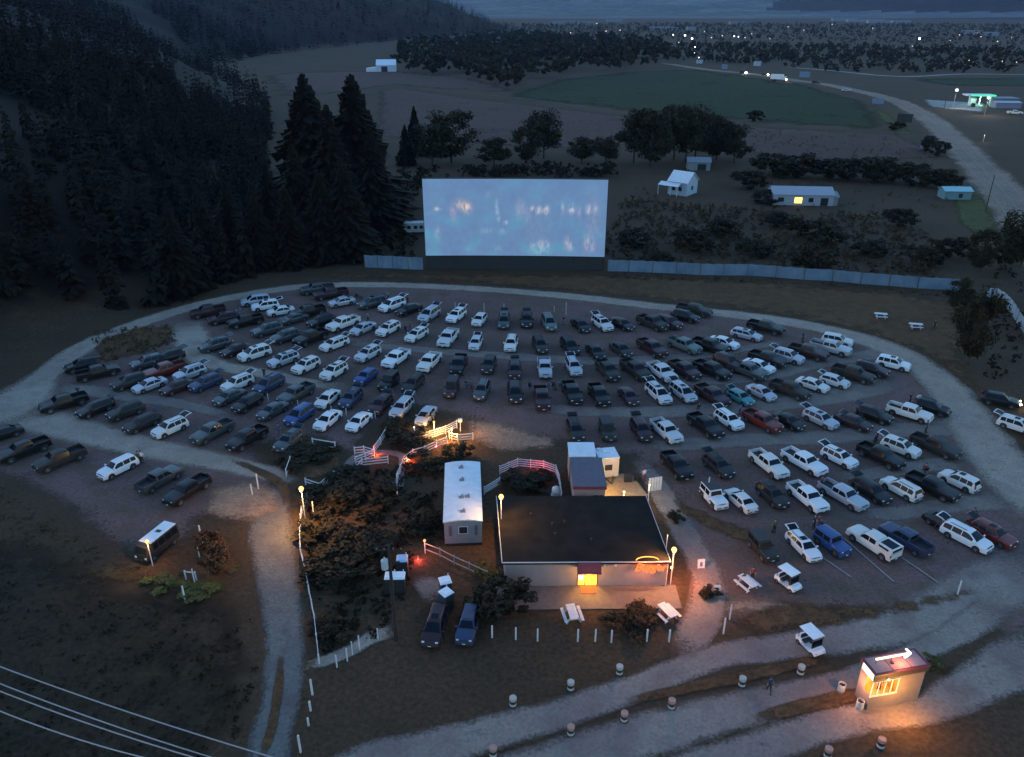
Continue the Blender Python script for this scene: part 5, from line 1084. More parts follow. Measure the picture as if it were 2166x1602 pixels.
def con_mesh(seed,mat,layers=44,per=24,w=.20,name='crown'):
    rg=np.random.default_rng(seed); v=[];f=[]
    for i in range(layers):
        t=(i+rg.uniform(-.3,.3))/layers; z=.08+.9*t; R0=w*(1-t)**.85*rg.uniform(.8,1.15)+.008
        for k in range(per):
            if rg.random()<.08: continue
            a=rg.uniform(0,6.283); L=R0*rg.uniform(.55,1.2); ww=R0*(.17 if layers>20 else .26)+.003; dz=-L*.35
            c,s=math.cos(a),math.sin(a); zz=z+rg.uniform(-.02,.02)
            o=len(v); v+=[(0,0,zz+.012),(L*.55*c-ww*s,L*.55*s+ww*c,zz+dz*.4),(L*c,L*s,zz+dz),(L*.55*c+ww*s,L*.55*s-ww*c,zz+dz*.4)]; f.append((o,o+1,o+2,o+3))
            o=len(v); v+=[(L*.3*c,L*.3*s,zz),(L*.8*c-ww*.6*s,L*.8*s+ww*.6*c,zz+dz*.7+.01),(L*.7*c,L*.7*s,zz+dz*1.3-.02)]; f.append((o,o+1,o+2))
    me=bpy.data.meshes.new(name); me.from_pydata(v,[],f); me.materials.append(mat); me.update(); return me
DEC=[dec_crown(s,L_dec) for s in (1,2,3)]; DTR=[trunk_mesh(s) for s in (1,2,3)]
CON=[con_mesh(s,L_con) for s in (4,5,6)]; CTR=trunk_mesh(9,.85,.012)
BU=[dec_crown(s,L_bush,30,90,.5,.04,.0,'foliage') for s in (11,12,13)]; RUB=dec_crown(21,L_rust,26,90,.45,.04,0,'foliage'); YEB=dec_crown(23,L_yel,20,80,.5,.04,0,'foliage'); SCB=[dec_crown(s,L_scrub,18,34,.5,.07,0,'foliage') for s in (31,32)]
STEM=trunk_mesh(14,.5,.03); STEM.name='stem'
def tree(kind,px,py,h,label,group,wd=1.,z=None,i=0,top=None):
    g=P(px,py); 
    if top is not None: h=zat(g,top)
    crown,tr=(DEC[i%3],DTR[i%3]) if kind=='dec' else (CON[i%3],CTR)
    root=empty('broadleaf_tree' if kind=='dec' else 'conifer_tree',g,random.uniform(0,6.28),label,'tree',group); root.scale=(h*wd,h*wd,h)
    link('crown',crown,root); link('trunk',tr,root); return root
def bush(px,py,h,w,label,group='',mesh=None,name='bush',i=0):
    root=empty(name,P(px,py),random.uniform(0,6.28),label,'bush',group or None); root.scale=(w,w*random.uniform(.8,1.),h); link('foliage',mesh or BU[i%3],root); link('stem',STEM,root); return root
# tall dark conifers left of the screen
for i,(x,y,t,w,n) in enumerate([(672,470,152,1.,'tall dark fir, left one of the big group'),(765,455,150,1.05,'tallest dark fir, right one of the big group'),(715,490,215,1.,'dark fir standing between the two tallest'),(800,500,268,1.,'dark fir at the right edge of the big group'),(640,505,300,1.,'shorter fir at the left edge of the big group'),(740,545,330,1.1,'fir in front of the big group, right above the blue fence'),(690,550,360,1.1,'bushy fir in front of the big group, left of the fence'),(620,560,390,1.1,'fir nearest the lot at the end of the hill'),(880,330,222,.9,'lone spire-topped fir in the purple field'),(860,350,262,1.,'small fir left of the lone spire-topped one'),(580,520,330,1.,'fir on the hill foot left of the big group'),(555,565,400,1.,'fir on the hill foot near the perimeter lane'),(500,560,380,1.1,'fir above the lane bend, second from hill foot'),(445,580,400,1.1,'fir above the lane bend, near the maroon pickup'),(385,620,430,1.1,'fir above the lane bend, furthest left')]):
    tree('con',x,y,0,n,'firs beside the drive-in',w*(2.0 if i in (0,1) else 1.5),i=i,top=t)
for i,(x,y,t,w,n) in enumerate([(955,345,222,.9,'round tree right of the lone spire-topped fir'),(915,350,262,1.1,'low round tree below the lone fir'),(1150,335,226,.8,'round tree above the screen centre'),(1115,345,262,.9,'smaller tree left of the one above the screen centre'),(1045,352,292,1.3,'low spreading tree above the left half of the screen'),(1340,345,230,.8,'leftmost tree of the large clump'),(1375,352,213,.75,'tallest tree of the large clump'),(1425,338,222,.8,'second tall tree of the large clump'),(1470,336,226,.8,'third tall tree of the large clump'),(1515,338,240,.8,'fourth tree of the large clump'),(1552,345,262,.9,'rightmost tree of the large clump'),(1450,345,215,.8,'rear tree of the large clump'),(1500,330,232,.8,'rear right tree of the large clump'),(1230,345,290,1.2,'low wide tree above the right half of the screen'),(1280,350,285,1.,'low tree left of the large clump'),(2072,575,478,.7,'dark tree at the roadside right of the long fence'),(2122,572,500,.7,'dark tree right of the fence end, by the highway'),(2158,566,500,.7,'dark tree close to the right edge by the highway'),(2048,772,598,.5,'big dark tree right of the picnic tables'),(2025,660,590,.8,'tree at the right end of the long blue fence'),(2160,560,440,.9,'dark tree at right edge under the highway')]):
    tree('dec',x,y,0,n,'broadleaf trees beyond the lot',w*1.25,i=i,top=t)
k=0
for (x,y,h,w,n) in [(1597,258,6,9,'single dark bush in the green field edge'),(1640,372,8,16,'left end bush of the dark hedge line'),(1690,375,8,16,'second bush of the dark hedge line'),(1760,378,7,15,'bush of the dark hedge line above the bungalow roof'),(1800,380,7.5,16,'bush of the dark hedge line right of the bungalow'),(1850,382,8,17,'widest bush of the dark hedge line'),(1890,384,7,14,'right end bush of the dark hedge line'),(1945,392,7,13,'bush apart from the hedge line, above the teal shed'),(1990,396,6,12,'bush above the teal shed roof'),(1585,400,6,12,'bush left of the bungalow'),(1620,430,4,9,'low bush touching the bungalow at left'),(1960,320,6,9,'roadside bush beside the violet sign'),(1985,330,6,9,'roadside bush right of the violet sign'),(1895,275,4,8,'roadside bush under the dark-backed billboard'),
  (1520,500,4.5,11,'dark bush left in the scrub behind the long fence'),(1470,530,5,12,'dark bush just behind the blue fence near the screen'),(1340,520,4,10,'dark bush right beside the screen'),(1390,560,3.5,8,'small bush at the fence near the screen'),(1700,500,5,10,'dark bush below the lit window'),(1740,520,5.5,11,'dark bush in the middle of the scrub'),(1720,575,6,10,'tall bush touching the long blue fence'),(1900,480,5,9,'bush below the teal shed'),(1840,540,4,9,'bush in the right part of the scrub'),(1950,560,4.5,9,'bush near the right end of the long fence'),(2010,545,5,9,'bush by the yellow verge'),(1600,540,4,9,'low bush halfway along the long fence'),(1640,480,4,8,'low bush below the bungalow left corner'),
  (1180,400,3,6,'unseen bush')]:
    if n=='unseen bush': continue
    bush(x,y,h,w,n,'bushes in the scrub beyond the screen',i=k); k+=1
# shrubbery round the concession building
for (x,y,h,w,n) in [(1062,1292,3.6,6.5,'large dark bush at the left front corner of the concession building'),(1020,1300,2.6,4.5,'dark bush between toilets and the large corner bush'),(1330,1318,1.3,5.5,'low dark bush between the two lawn picnic tables'),(870,940,3,6,'dark bush mass inside the gateway fence'),(840,915,2.8,5,'dark bush above the lamp-lit gateway, left part'),(905,985,2.4,6,'dark bush under the curving fence'),(965,970,2.,5,'low dark bush below the gateway'),(910,1120,3.2,6,'dark bush left of the mobile home'),(700,1060,3.4,8,'large round bush by the junction lamp'),(740,1020,2.6,6,'round bush under the path fence'),(690,1140,3.,7,'bush along the entrance fence, upper'),(760,1180,3.6,8,'bush in the centre of the thicket'),(710,1220,3.2,7,'bush along the entrance fence, lower'),(700,1345,2.,4.5,'bush at the foot of the entrance fence'),(810,1060,3.2,6,'bush at the end of the footpath'),(640,975,1.8,7,'low bush filling the grass island'),(680,960,1.5,5,'low bush at the right of the grass island'),(985,1010,1.8,4,'low bush behind the mobile home'),(1110,1030,1.8,6,'low plants inside the terrace fence'),(1140,1020,1.4,4,'low plants at the red light'),(1503,1262,1.1,2.2,'small dark shrub beside the folding sign'),(1430,1100,1.,2.4,'small weed clump by the back lane')]:
    bush(x,y,h*(.6 if 630<x<920 else .85),w,n,'bushes round the concession building',i=k); k+=1
for (x,y,h,w,n) in [(462,1205,3.2,4.5,'rust-coloured bush beside the entrance road'),(440,1170,2.8,3.6,'upper rust-coloured bush near the broken rail')]: bush(x,y,h,w,n,'',RUB,'rust_bush')
for (x,y,h,w,n) in [(1022,1215,1.4,2.,'yellow-green lit plant at the end of the grey fence'),(1045,1222,1.3,2.4,'yellow-green lit plant at the white building corner'),(1965,1405,1.,2.2,'weed clump right of the ticket booth'),(330,1245,1.2,4.,'yellow weeds left of the broken rail'),(420,1255,1.,4,'yellow weeds right under the broken rail')]: bush(x,y,h,w,n,'',YEB,'weed_plant')
# forest on the hill and the far woods: nobody could count these
def forest(name,pts,hs,layers,per,mat,seed,label,lobed=False):
    rg=np.random.default_rng(seed); n=len(pts); base=[]
    protos=[]
    for q in range(6):
        me=con_mesh(seed*10+q,mat,layers,per,.2) if not lobed else dec_crown(seed*10+q,mat,6+layers//2,per,.36,.085,.06)
        co=np.array([v.co[:] for v in me.vertices]); fc=[tuple(p.vertices) for p in me.polygons]; protos.append((co,fc)); bpy.data.meshes.remove(me)
    V=[];F=[];o=0
    for i in range(n):
        co,fc=protos[i%6]; a=rg.uniform(0,6.28); c,s=math.cos(a),math.sin(a); h=hs[i]; w=h*rg.uniform(.85,1.25)
        x=(co[:,0]*c-co[:,1]*s)*w+pts[i][0]; y=(co[:,0]*s+co[:,1]*c)*w+pts[i][1]; z=co[:,2]*h+pts[i][2]-.4
        V.append(np.stack([x,y,z],1)); F+= [tuple(k+o for k in q) for q in fc]; o+=len(co)
    me=bpy.data.meshes.new(name); me.from_pydata(np.concatenate(V).tolist(),[],F); me.materials.append(mat); me.update()
    ob=link(name,me,label=label,cat='woods',kind='stuff'); return ob
def scatter(n,seed,xr,yr,ok,hr):
    rg=random.Random(seed); out=[];hs=[]; t=0
    while len(out)<n and t<n*60:
        t+=1; y=rg.uniform(*yr); x=rg.uniform(xr[0],xr[1]) if not callable(xr) else xr(y,rg.random())
        if not ok(x,y): continue
        out.append((x,y,gz(x,y))); hs.append(rg.uniform(*hr))
    return out,hs
def xbase(y): return float(np.interp(y,[a for a,_ in XB],[b for _,b in XB]))
def bare(x,y): return mnoise.noise(Vector((x/45,y/60,1.7)))<.34 
pts,hs=scatter(1700,1,lambda y,r: xbase(y)+2-(r**1.3)*190,(95,420),lambda x,y: bare(x,y) and x>-.8*y-60,(8,17)); forest('hill_forest',pts,hs,9,10,L_con,1,'dark conifers covering the near hillside left of the drive-in')
pts,hs=scatter(2400,2,lambda y,r: xbase(y)+5-r*330,(420,1100),lambda x,y: mnoise.noise(Vector((x/80,y/110,1.7)))<.2 and x>-.75*y-60,(10,20)); forest('hill_forest',pts,hs,6,6,L_con,2,'dark conifers on the middle hillside above the barn field')
pts,hs=scatter(2200,3,lambda y,r: xbase(y)+15-r*520,(1100,2600),lambda x,y: x>-.72*y-60,(13,24)); forest('ridge_forest',pts,hs,5,5,L_con,3,'jagged tree line on the far left ridge')
def inpoly(poly,x,y):
    c=False; n=len(poly)
    for i in range(n):
        a=poly[i]; b=poly[(i+1)%n]
        if (a[1]>y)!=(b[1]>y) and x<(b[0]-a[0])*(y-a[1])/(b[1]-a[1])+a[0]: c=not c
    return c
def woods(px,n,seed,hr,name,label,lay=5,per=16,mat=None,lobed=True):
    poly=[tuple(P(*a).xy) for a in px]; xs=[a for a,_ in poly]; ys=[b for _,b in poly]
    p,h=scatter(n,seed,(min(xs),max(xs)),(min(ys),max(ys)),lambda x,y:inpoly(poly,x,y),hr); forest(name,p,h,lay,per,mat or L_dec,seed,label,lobed)
woods([(840,150),(960,165),(1090,196),(1200,162),(1330,148),(1430,146),(1430,108),(1300,88),(1100,80),(900,95),(820,120)],520,11,(12,20),'valley_woods','broad dark wood between the barn field and the green field')
woods([(1430,128),(1600,140),(1760,152),(1900,156),(2200,154),(2400,150),(2400,108),(2100,105),(1800,100),(1430,96)],900,12,(5,10),'valley_woods','dark woods beyond the highway bend')
woods([(1000,84),(1300,84),(1800,96),(2500,102),(2500,62),(2100,54),(1500,52),(1040,54)],2300,13,(5,10),'distant_woods','blue-dark tree cover of the distant valley town',3,9)
woods([(1240,520),(1300,560),(1500,575),(1700,585),(1960,600),(2010,540),(1900,460),(1700,450),(1500,440),(1320,420),(1300,480)],800,14,(.8,2.6),'scrub','brownish scrub covering the ground behind the long blue fence',4,16,L_scrub)
woods([(1500,275),(1880,290),(1990,340),(2020,400),(2000,470),(1900,450),(1760,440),(1620,440),(1560,400),(1500,395),(1400,430),(1330,430),(1320,400),(1560,380),(1580,330)],420,34,(.5,1.6),'scrub','low brown weeds and brush around the houses beyond the fence',3,10,L_scrub)
woods([(1290,590),(1500,596),(1700,604),(1900,620),(2040,640),(2040,622),(1800,600),(1600,590),(1300,580)],160,15,(.5,1.2),'scrub','low weeds along the front of the long blue fence',4,10,L_scrub)
woods([(850,470),(890,540),(780,555),(620,560),(560,540),(640,470),(760,430),(860,380),(1000,360),(1300,365),(1300,378),(900,376)],330,16,(1.5,5.5),'scrub','dark scrub behind and left of the movie screen',4,14,L_bush)
woods([(0,1180),(120,1260),(300,1290),(540,1300),(548,1420),(500,1560),(440,1660),(-200,1660),(-200,1100)],900,17,(.35,1.0),'tall_grass','dark rough grass and low brush in the near left corner',3,9,L_bush)
woods([(0,1020),(160,1130),(280,1200),(400,1215),(100,1250),(-100,1150)],300,18,(.3,.9),'tall_grass','rough brush on the bank left of the passenger van',3,9,L_scrub)
woods([(690,1420),(1000,1370),(1440,1370),(1400,1400),(1200,1450),(1000,1500),(760,1570),(680,1600),(670,1480)],700,19,(.10,.25),'lawn_weeds','sparse tufts on the front lawn',3,6,L_scrub)
woods([(660,1030),(760,1000),(830,990),(925,1000),(925,1150),(880,1170),(840,1300),(800,1350),(690,1390),(650,1150)],420,35,(.5,1.5),'scrub','dark low brush filling the slope between entrance fence and mobile home',4,16,L_bush)
woods([(150,900),(450,960),(620,900),(900,860),(1250,860),(1500,880),(1900,850),(1950,780),(1700,700),(1300,650),(800,615),(560,640),(430,700),(300,760)],900,36,(.08,.26),'lot_weeds','thin weeds between the parked rows',3,6,L_scrub)
woods([(1400,960),(1560,960),(2100,930),(2150,1100),(2000,1250),(1560,1300),(1480,1150)],500,37,(.06,.2),'lot_weeds','thin weeds on the ground of the lower right rows',3,6,L_scrub)
woods([(600,1350),(640,1420),(640,1640),(560,1640),(600,1500)],60,20,(.2,.5),'lawn_weeds','tufts beside the entrance road',3,6,L_scrub)
woods([(860,610),(1100,625),(1500,662),(1850,716),(2000,790),(2060,720),(2000,650),(1800,620),(1300,592),(800,588)],500,21,(.15,.4),'lawn_weeds','short tufts on the grass strip before the fence',3,6,L_scrub)
woods([(200,700),(360,690),(372,730),(290,755),(200,770)],220,22,(.4,1.4),'tall_grass','brown weeds inside the left bend of the perimeter lane',3,9,L_scrub)
woods([(980,880),(1180,930),(1080,910),(1190,900),(1100,870)],70,23,(.15,.4),'lawn_weeds','weedy strip right of the gateway lamp',3,6,L_scrub)
woods([(1480,1320),(1640,1265),(1960,1258),(2050,1245),(1950,1290),(1760,1335),(1600,1348)],330,24,(.15,.45),'lawn_weeds','weeds on the island above the ticket road',3,7,L_scrub)
woods([(2110,560),(2166,600),(2240,760),(2160,800),(2080,800),(2060,700),(2080,620)],90,25,(.6,2.),'scrub','dark brush around the curving fence',4,14,L_bush)
woods([(330,1060),(60,1010),(0,1000),(0,1030)],10,26,(.2,.4),'tall_grass','tufts along the lot edge at far left',3,6,L_scrub)
# distant town: single lamps and pale roofs
TL=[(1130,72),(1207,70),(1235,76),(1245,80),(1262,50),(1282,66),(1312,64),(1385,97),(1405,98),(1424,74),(1449,75),(1464,82),(1436,90),(1470,100),(1469,112),(1478,122),(1490,67),(1505,80),(1528,76),(1553,77),(1562,78),(1576,80),(1590,72),(1629,82),(1667,57),(1945,82),(1930,98),(2010,86),(2030,74),(2075,78),(2110,88),(2140,80),(1846,60),(1760,52),(1700,64),(2050,128),(2120,130),(2150,132)]
m=MB(); m.tube((0,0,0),(0,0,7),.12,.08,6); TLP=m.mesh('pole',[M_pole]); 
EW=[emi('town_lamp_white',(.95,.9,1),9*KE),emi('town_lamp_warm',(1,.85,.8),4*KE)]
BM=[]
for e in EW: m=MB(); m.lathe([(.01,-1),(.8,-.6),(1,0),(.8,.6),(.01,1)],n=8); BM.append(m.mesh('lamp_head',[e],80))
bright={(1449,75):2.6,(1464,82):2.6,(1469,100):2,(1945,82):3,(1130,72):1.9,(1553,77):1.6,(1478,122):1.3,(1470,100):1.6,(1424,74):1.5,(1562,78):1.4}
for i,(x,y) in enumerate(TL):
    z=8.; g=P(x,y,z); d=g.y; b=bright.get((x,y),1.0); s=d/2600*(b if b>1.2 else .95)
    r=empty('street_lamp',(g.x,g.y,gz(g.x,g.y)),0,'tiny distant street lamp among the dark woods of the valley town','street lamp','street lamps of the distant town')
    link('pole',TLP,r); o=link('lamp_head',BM[0] if b>1.2 else BM[1],r,loc=(0,0,8.)); o.scale=(s,)*3
MF=pm('far_roof',(.17,.20,.24),.7)
for i,(x,y,w) in enumerate([(1195,51,60),(1240,52,40),(1395,64,50),(1415,65,40),(1785,45,60),(1830,47,90),(1860,49,60),(1462,64,20),(2050,72,40),(2085,76,50),(1905,50,45),(1300,47,40),(1560,52,40)]):
    g=P(x,y); s=g.y/3000; r=empty('warehouse',(g.x,g.y,gz(g.x,g.y)),0,'tiny far pale flat-roofed building on the valley floor','building','far pale buildings on the valley floor')
    m=MB(); W=w*.7*s; m.box(-W,W,-9,9,0,5*s+3); m.obj('wall',MF,r); m=MB(); m.box(-W-.5,W+.5,-9.5,9.5,5*s+3,5*s+3.5); m.obj('roof',MF,r)
# ================================================================= people
def human(pose,name):
    """one continuous body grown on a jointed skeleton; faces coloured by height into shoes, trousers, shirt and skin"""
    if pose=='stand': J=dict(hip=(0,0,.95),kl=(.02,.11,.5),kr=(.02,-.11,.5),fl=(0,.13,.08),fr=(0,-.13,.08),tl=(.14,.14,.05),tr=(.14,-.14,.05),ch=(.01,0,1.3),nk=(.01,0,1.5),hd=(.03,0,1.66),sl=(0,.19,1.42),sr=(0,-.19,1.42),el=(-.02,.27,1.14),er=(.0,-.27,1.14),wl=(.08,.27,.90),wr=(.10,-.26,.9),ml=(.11,.27,.82),mr=(.13,-.26,.82))
    elif pose=='walk': J=dict(hip=(0,0,.93),kl=(.16,.10,.52),kr=(-.06,-.10,.50),fl=(.26,.10,.09),fr=(-.34,-.10,.16),tl=(.4,.1,.08),tr=(-.22,-.1,.07),ch=(.03,0,1.28),nk=(.05,0,1.48),hd=(.08,0,1.64),sl=(.03,.19,1.40),sr=(.03,-.19,1.40),el=(-.12,.25,1.15),er=(.14,-.25,1.15),wl=(-.12,.24,.92),wr=(.30,-.22,1.0),ml=(-.11,.24,.84),mr=(.36,-.22,.96))
    else: J=dict(hip=(0,0,.50),kl=(.44,.12,.52),kr=(.44,-.12,.50),fl=(.48,.13,.08),fr=(.50,-.13,.08),tl=(.62,.13,.05),tr=(.64,-.13,.05),ch=(-.06,0,.86),nk=(-.07,0,1.06),hd=(-.03,0,1.22),sl=(-.06,.19,.98),sr=(-.06,-.19,.98),el=(.06,.25,.74),er=(.06,-.25,.74),wl=(.28,.18,.66),wr=(.28,-.18,.66),ml=(.35,.16,.65),mr=(.35,-.16,.65))
    rad=dict(hip=(.15,.12),kl=(.07,.07),kr=(.07,.07),fl=(.05,.05),fr=(.05,.05),tl=(.04,.035),tr=(.04,.035),ch=(.17,.12),nk=(.055,.055),hd=(.095,.105),sl=(.06,.06),sr=(.06,.06),el=(.045,.045),er=(.045,.045),wl=(.032,.032),wr=(.032,.032),ml=(.035,.028),mr=(.035,.028))
    ks=list(J); E=[('hip','kl'),('kl','fl'),('fl','tl'),('hip','kr'),('kr','fr'),('fr','tr'),('hip','ch'),('ch','nk'),('nk','hd'),('ch','sl'),('sl','el'),('el','wl'),('wl','ml'),('ch','sr'),('sr','er'),('er','wr'),('wr','mr')]
    me=bpy.data.meshes.new(name); me.from_pydata([J[k] for k in ks],[(ks.index(a),ks.index(b)) for a,b in E],[])
    ob=bpy.data.objects.new(name,me); COL.objects.link(ob); sk=ob.modifiers.new('s','SKIN'); sb=ob.modifiers.new('b','SUBSURF'); sb.levels=1
    for i,k in enumerate(ks): me.skin_vertices[0].data[i].radius=rad[k]
    me.skin_vertices[0].data[0].use_root=True
    dg=bpy.context.evaluated_depsgraph_get(); dg.update(); out=bpy.data.meshes.new_from_object(ob.evaluated_get(dg)); bpy.data.objects.remove(ob)
    # face features: nose and ears pulled from the head surface
    for v in out.vertices:
        d=v.co-Vector(J['hd'])
        if d.length<.16 and d.x>.06 and abs(d.y)<.03 and abs(d.z)<.04: v.co.x+=.02
    out.materials.clear()
    for _ in range(3): out.materials.append(None)
    zsh=J['nk'][2]-.02; zt=J['hip'][2]+.04
    for p in out.polygons:
        c=p.center; arm=abs(c.y)>.235 and c.z<J['el'][2]+.02
        p.material_index=0 if (c.z>zsh or (arm and abs(c.y)>.2 and c.z<J['el'][2]-.02 and (pose!='sit'))) else (1 if c.z>zt or (pose=='sit' and c.x<.05 and c.z>.62) else 2)
        p.use_smooth=True
    m=MB(); h=Vector(J['hd']); m.lathe([(.105,-.03),(.118,.03),(.10,.085),(.05,.125),(.005,.135)],h+Vector((-.018,0,.01)),12); hair=m.mesh('hair',[M_trim],60)
    m=MB(); 
    for t in ('tl','tr'):
        q=Vector(J[t]); m.box(q.x-.16,q.x+.07,q.y-.05,q.y+.05,max(0,q.z-.055),q.z+.03)
    shoes=m.mesh('shoes',[M_trim],40)
    return out,hair,shoes
HUM={p:human(p,'person') for p in ('stand','walk','sit')}
SKIN=pm('skin',(.42,.27,.20),.6); CL={n:pm('cloth_'+n,c,.9) for n,c in dict(black=(.02,.02,.022),navy=(.03,.04,.08),grey=(.12,.12,.125),white=(.6,.6,.6),red=(.22,.04,.04),brown=(.10,.07,.05),blue=(.08,.13,.25),green=(.06,.09,.06)).items()}
def person(px,py,pose,shirt,trou,label,rz=0,z=0,scale=1.):
    me,hair,shoes=HUM[pose]; g=P(px,py); o=link('person',me,loc=(g.x,g.y,z+.03),rz=R(rz),label=label,cat='person'); o.scale=(scale,)*3
    for i,mt in enumerate((SKIN,CL[shirt],CL[trou])): o.material_slots[i].link='OBJECT'; o.material_slots[i].material=mt
    link('hair',hair,o); link('shoes',shoes,o); return o
def chair(px,py,rz,label,mat):
    root=empty('camping_chair',P(px,py)+Vector((0,0,.04)),R(rz),label,'camping chair','camping chairs among the cars')
    m=MB(); m.box(-.28,.28,-.28,.28,.40,.44); m.obj('seat',mat,root); m=MB(); m.add([(-.26,-.28,.42),(-.26,.28,.42),(-.42,.28,.98),(-.42,-.28,.98),(-.29,-.28,.42),(-.29,.28,.42),(-.45,.28,.98),(-.45,-.28,.98)],[(0,1,2,3),(7,6,5,4),(0,3,7,4),(1,5,6,2),(3,2,6,7)]); m.obj('backrest',mat,root)
    m=MB()
    for a in (-1,1): m.bar((-.3,a*.28,0),(.28,a*.28,.42),.03,.03); m.bar((.28,a*.28,0),(-.3,a*.28,.42),.03,.03); m.bar((-.3,a*.3,.66),(.28,a*.3,.62),.05,.03); m.bar((.26,a*.3,.4),(.26,a*.3,.63),.03,.03)
    m.obj('chair_frame',M_galv,root)
person(1626,1463,'walk','navy','black','person in dark clothes walking along the weedy ridge between the drums',-100)
person(1362,1018,'stand','white','red','person in white shirt and red shorts by the plank screen',-60,scale=1.1)
person(1975,698,'stand','black','black','person in black standing alone right of the far picnic tables',-90,scale=1.1)
person(1697,724,'stand','navy','black','person in dark clothes standing in the lane above the maroon pickup',-60,scale=1.15)
person(904,898,'stand','brown','brown','person in brown at the gateway above the yellow lamp, left of two',-90); person(915,896,'stand','grey','black','person in grey at the gateway above the yellow lamp, right of two',-110)
person(1572,1233,'sit','brown','navy','person in brown sitting at the picnic table',-70); person(1590,1228,'stand','red','black','person in dark red standing at the picnic table',-100)
person(1662,1238,'sit','black','black','person in black sitting in the golf cart by the picnic table',-60,z=.25)
bpy.context.view_layer.update(); q=troot.matrix_world@Vector((1.5,.9,0)); o=person(1876,1472,'stand','red','black','person in dark red inside the lit ticket booth window',-90); o.location=(q.x,q.y,1.05)
for i,(x,y,p,s,t,l) in enumerate([(755,632,'sit','black','navy','between silver sedan and grey minivan in front row'),(762,634,'sit','brown','black','right of the pair ahead of the second row'),(779,682,'stand','blue','black','behind the silver sedan in the second row'),(868,700,'stand','green','brown','beside the white SUV and wagon of the second row'),(858,702,'sit','black','black','seated by the white wagon of the second row'),
 (1192,688,'stand','black','grey','dark figure between grey-green minivan and black sedan'),(986,820,'sit','black','black','first of the seated line in the fourth row'),(996,820,'sit','grey','black','second of the seated line in the fourth row'),(1120,822,'sit','navy','black','seated left of the maroon pickup in fourth row'),(1170,822,'sit','black','brown','seated right of the maroon pickup in fourth row'),(1183,822,'sit','grey','black','seated at the left of the black pickup in fourth row'),
 (296,982,'stand','brown','black','standing at the tail of the white SUV in the back row'),(302,981,'stand','white','black','pale-shirted at the tail of the white SUV in the back row'),(442,1022,'sit','black','black','seated behind the near black pickup'),(1640,905,'stand','grey','black','beside the red pickup in the right fifth row'),(1923,855,'stand','black','navy','behind the white pickup in the right fifth row'),
 (1942,850,'sit','white','black','pale-shirted behind the white pickup'),(1957,915,'stand','navy','black','by the tail of the last black pickup, right sixth row'),(1720,1118,'stand','navy','black','between white wagon and blue off-roader'),(1731,1112,'sit','red','black','in red seated above the blue off-roader'),(1636,1128,'stand','brown','black','behind the black off-roader'),
 (1735,1035,'stand','red','black','in red between white and silver pickups'),(2055,1104,'stand','black','black','above the red SUV at lower right'),(1955,1000,'sit','red','black','behind the black pickup in right seventh row'),(1478,870,'sit','black','black','left of the silver sedans gap, fourth row right'),(1571,716,'stand','navy','black','beside the silver wagon in the second row'),(540,928,'stand','grey','black','at tail of the navy SUV cluster, left'),
 (560,800,'stand','black','black','behind the white SUV in the left fifth row'),(590,915,'sit','brown','black','left of the dark grey SUV above the grass island'),(168,840,'stand','navy','black','at the tail of the black pickup, left seventh row'),(240,850,'sit','grey','black','behind the black SUV, left seventh row')]):
    person(x,y,p,s,t,'person '+('standing ' if p=='stand' else 'sitting ')+l.replace('seated ','').replace('standing ',''),random.choice((90,70,110,-60)),scale=1.1)
for i,(x,y,l) in enumerate([(755,632,'beside the silver sedan of the front row'),(858,702,'beside the white wagon of the second row'),(986,820,'first in the seated line of the fourth row'),(996,820,'second in the seated line of the fourth row'),(1120,822,'left of the maroon pickup in the fourth row'),(1170,822,'right of the maroon pickup in the fourth row'),(1160,822,'empty one right behind the maroon pickup'),(1731,1112,'above the blue off-roader'),(1955,1000,'behind the black pickup, right seventh row'),(240,850,'behind the black SUV, left seventh row'),(590,915,'above the grass island'),(1942,850,'behind the white pickup, right fifth row')]):
    chair(x,y,90,'folding camping chair '+l,CL[('black','navy','blue','grey')[i%4]])
for c in cars:
    if 'h' in c['fl'] and c['k']!='C' and c['rown'] and random.random()<.62:
        k=c['k']; h=SPEC[k]['L']/2; mw=c['obj']; sc_=mw.scale[0]; a=c['rz']
        for off in ((-.3,.3) if random.random()<.25 else (random.uniform(-.4,.4),)):
            st=random.random()<.35; d=-(h+(.9 if st else .12))*sc_; x=mw.location.x+d*math.cos(a)-off*math.sin(a); y=mw.location.y+d*math.sin(a)+off*math.cos(a)
            sh=random.choice(['black','navy','grey','red','brown','blue','white','green']); me,hair,shoes=HUM['stand' if st else 'sit']
            side={-.3:', left one of two',.3:', right one of two'}.get(off,'')
            o=link('person',me,loc=(x,y,.05 if st else .28),rz=a+math.pi,label=f"person in {sh} behind the {KIND[k][1]}{side}, {ORD[c['ord']]} in {c['rown']}",cat='person',group='people watching from parked vehicles')
            for i,mt in enumerate((SKIN,CL[sh],CL[random.choice(['black','navy','grey'])])): o.material_slots[i].link='OBJECT'; o.material_slots[i].material=mt
            link('hair',hair,o); link('shoes',shoes,o)
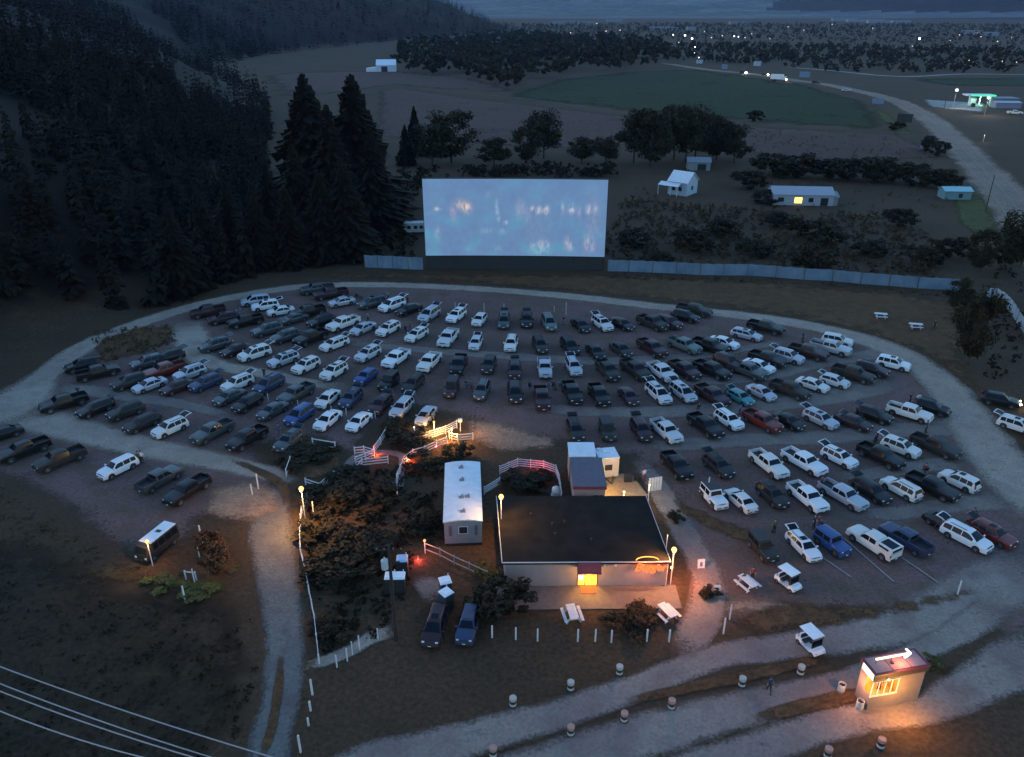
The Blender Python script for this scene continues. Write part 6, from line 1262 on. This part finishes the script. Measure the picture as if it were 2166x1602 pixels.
# ================================================================= air, sky, light, camera
hz=MB(); hz.box(-12500,12500,-260,13200,-1.2,620); 
m,nt,N,L=nodes('valley_haze'); out=N.new('ShaderNodeOutputMaterial'); v=N.new('ShaderNodeVolumePrincipled'); v.inputs['Color'].default_value=(.30,.54,1,1); v.inputs['Density'].default_value=HAZE; v.inputs['Anisotropy'].default_value=0
L.new(v.outputs[0],out.inputs['Volume']); hz.obj('haze',m,kind='stuff')
w=bpy.data.worlds.new('World'); sc.world=w; w.use_nodes=True; nt=w.node_tree; nt.nodes.clear()
sky=nt.nodes.new('ShaderNodeTexSky'); sky.sky_type='NISHITA'; sky.sun_disc=False; sky.sun_elevation=R(SUNEL); sky.sun_rotation=R(AZ); sky.altitude=400; sky.ozone_density=OZ
bg=nt.nodes.new('ShaderNodeBackground'); bg.inputs[1].default_value=SKYS; o=nt.nodes.new('ShaderNodeOutputWorld'); nt.links.new(sky.outputs[0],bg.inputs[0]); nt.links.new(bg.outputs[0],o.inputs[0])
sl=bpy.data.lights.new('dusk_sun','SUN'); sl.energy=SUNE; sl.angle=R(20); sl.color=(.8,.9,1); so=bpy.data.objects.new('dusk_sun',sl); COL.objects.link(so)
e=R(max(SUNEL,8)); az=R(AZ); dirv=Vector((math.sin(az)*math.cos(e),math.cos(az)*math.cos(e),math.sin(e))); so.rotation_euler=dirv.to_track_quat('Z','Y').to_euler()
cam=bpy.data.cameras.new('camera'); co=bpy.data.objects.new('camera',cam); COL.objects.link(co); co.location=(0,0,CAMH); co.rotation_euler=(math.pi/2-PITCH,0,0)
cam.sensor_width=36; cam.lens=FPX/2166*36; cam.clip_start=.5; cam.clip_end=40000; sc.camera=co
sc.view_settings.view_transform='Standard'; sc.view_settings.look='None'; sc.view_settings.gamma=1; sc.view_settings.exposure=EXPO; sc.view_settings.use_curve_mapping=False
sc.cycles.use_denoising=True; sc.cycles.volume_bounces=0; sc.cycles.max_bounces=5; sc.cycles.diffuse_bounces=2; sc.cycles.transparent_max_bounces=24; sc.cycles.sample_clamp_indirect=4
sc.render.engine='CYCLES'
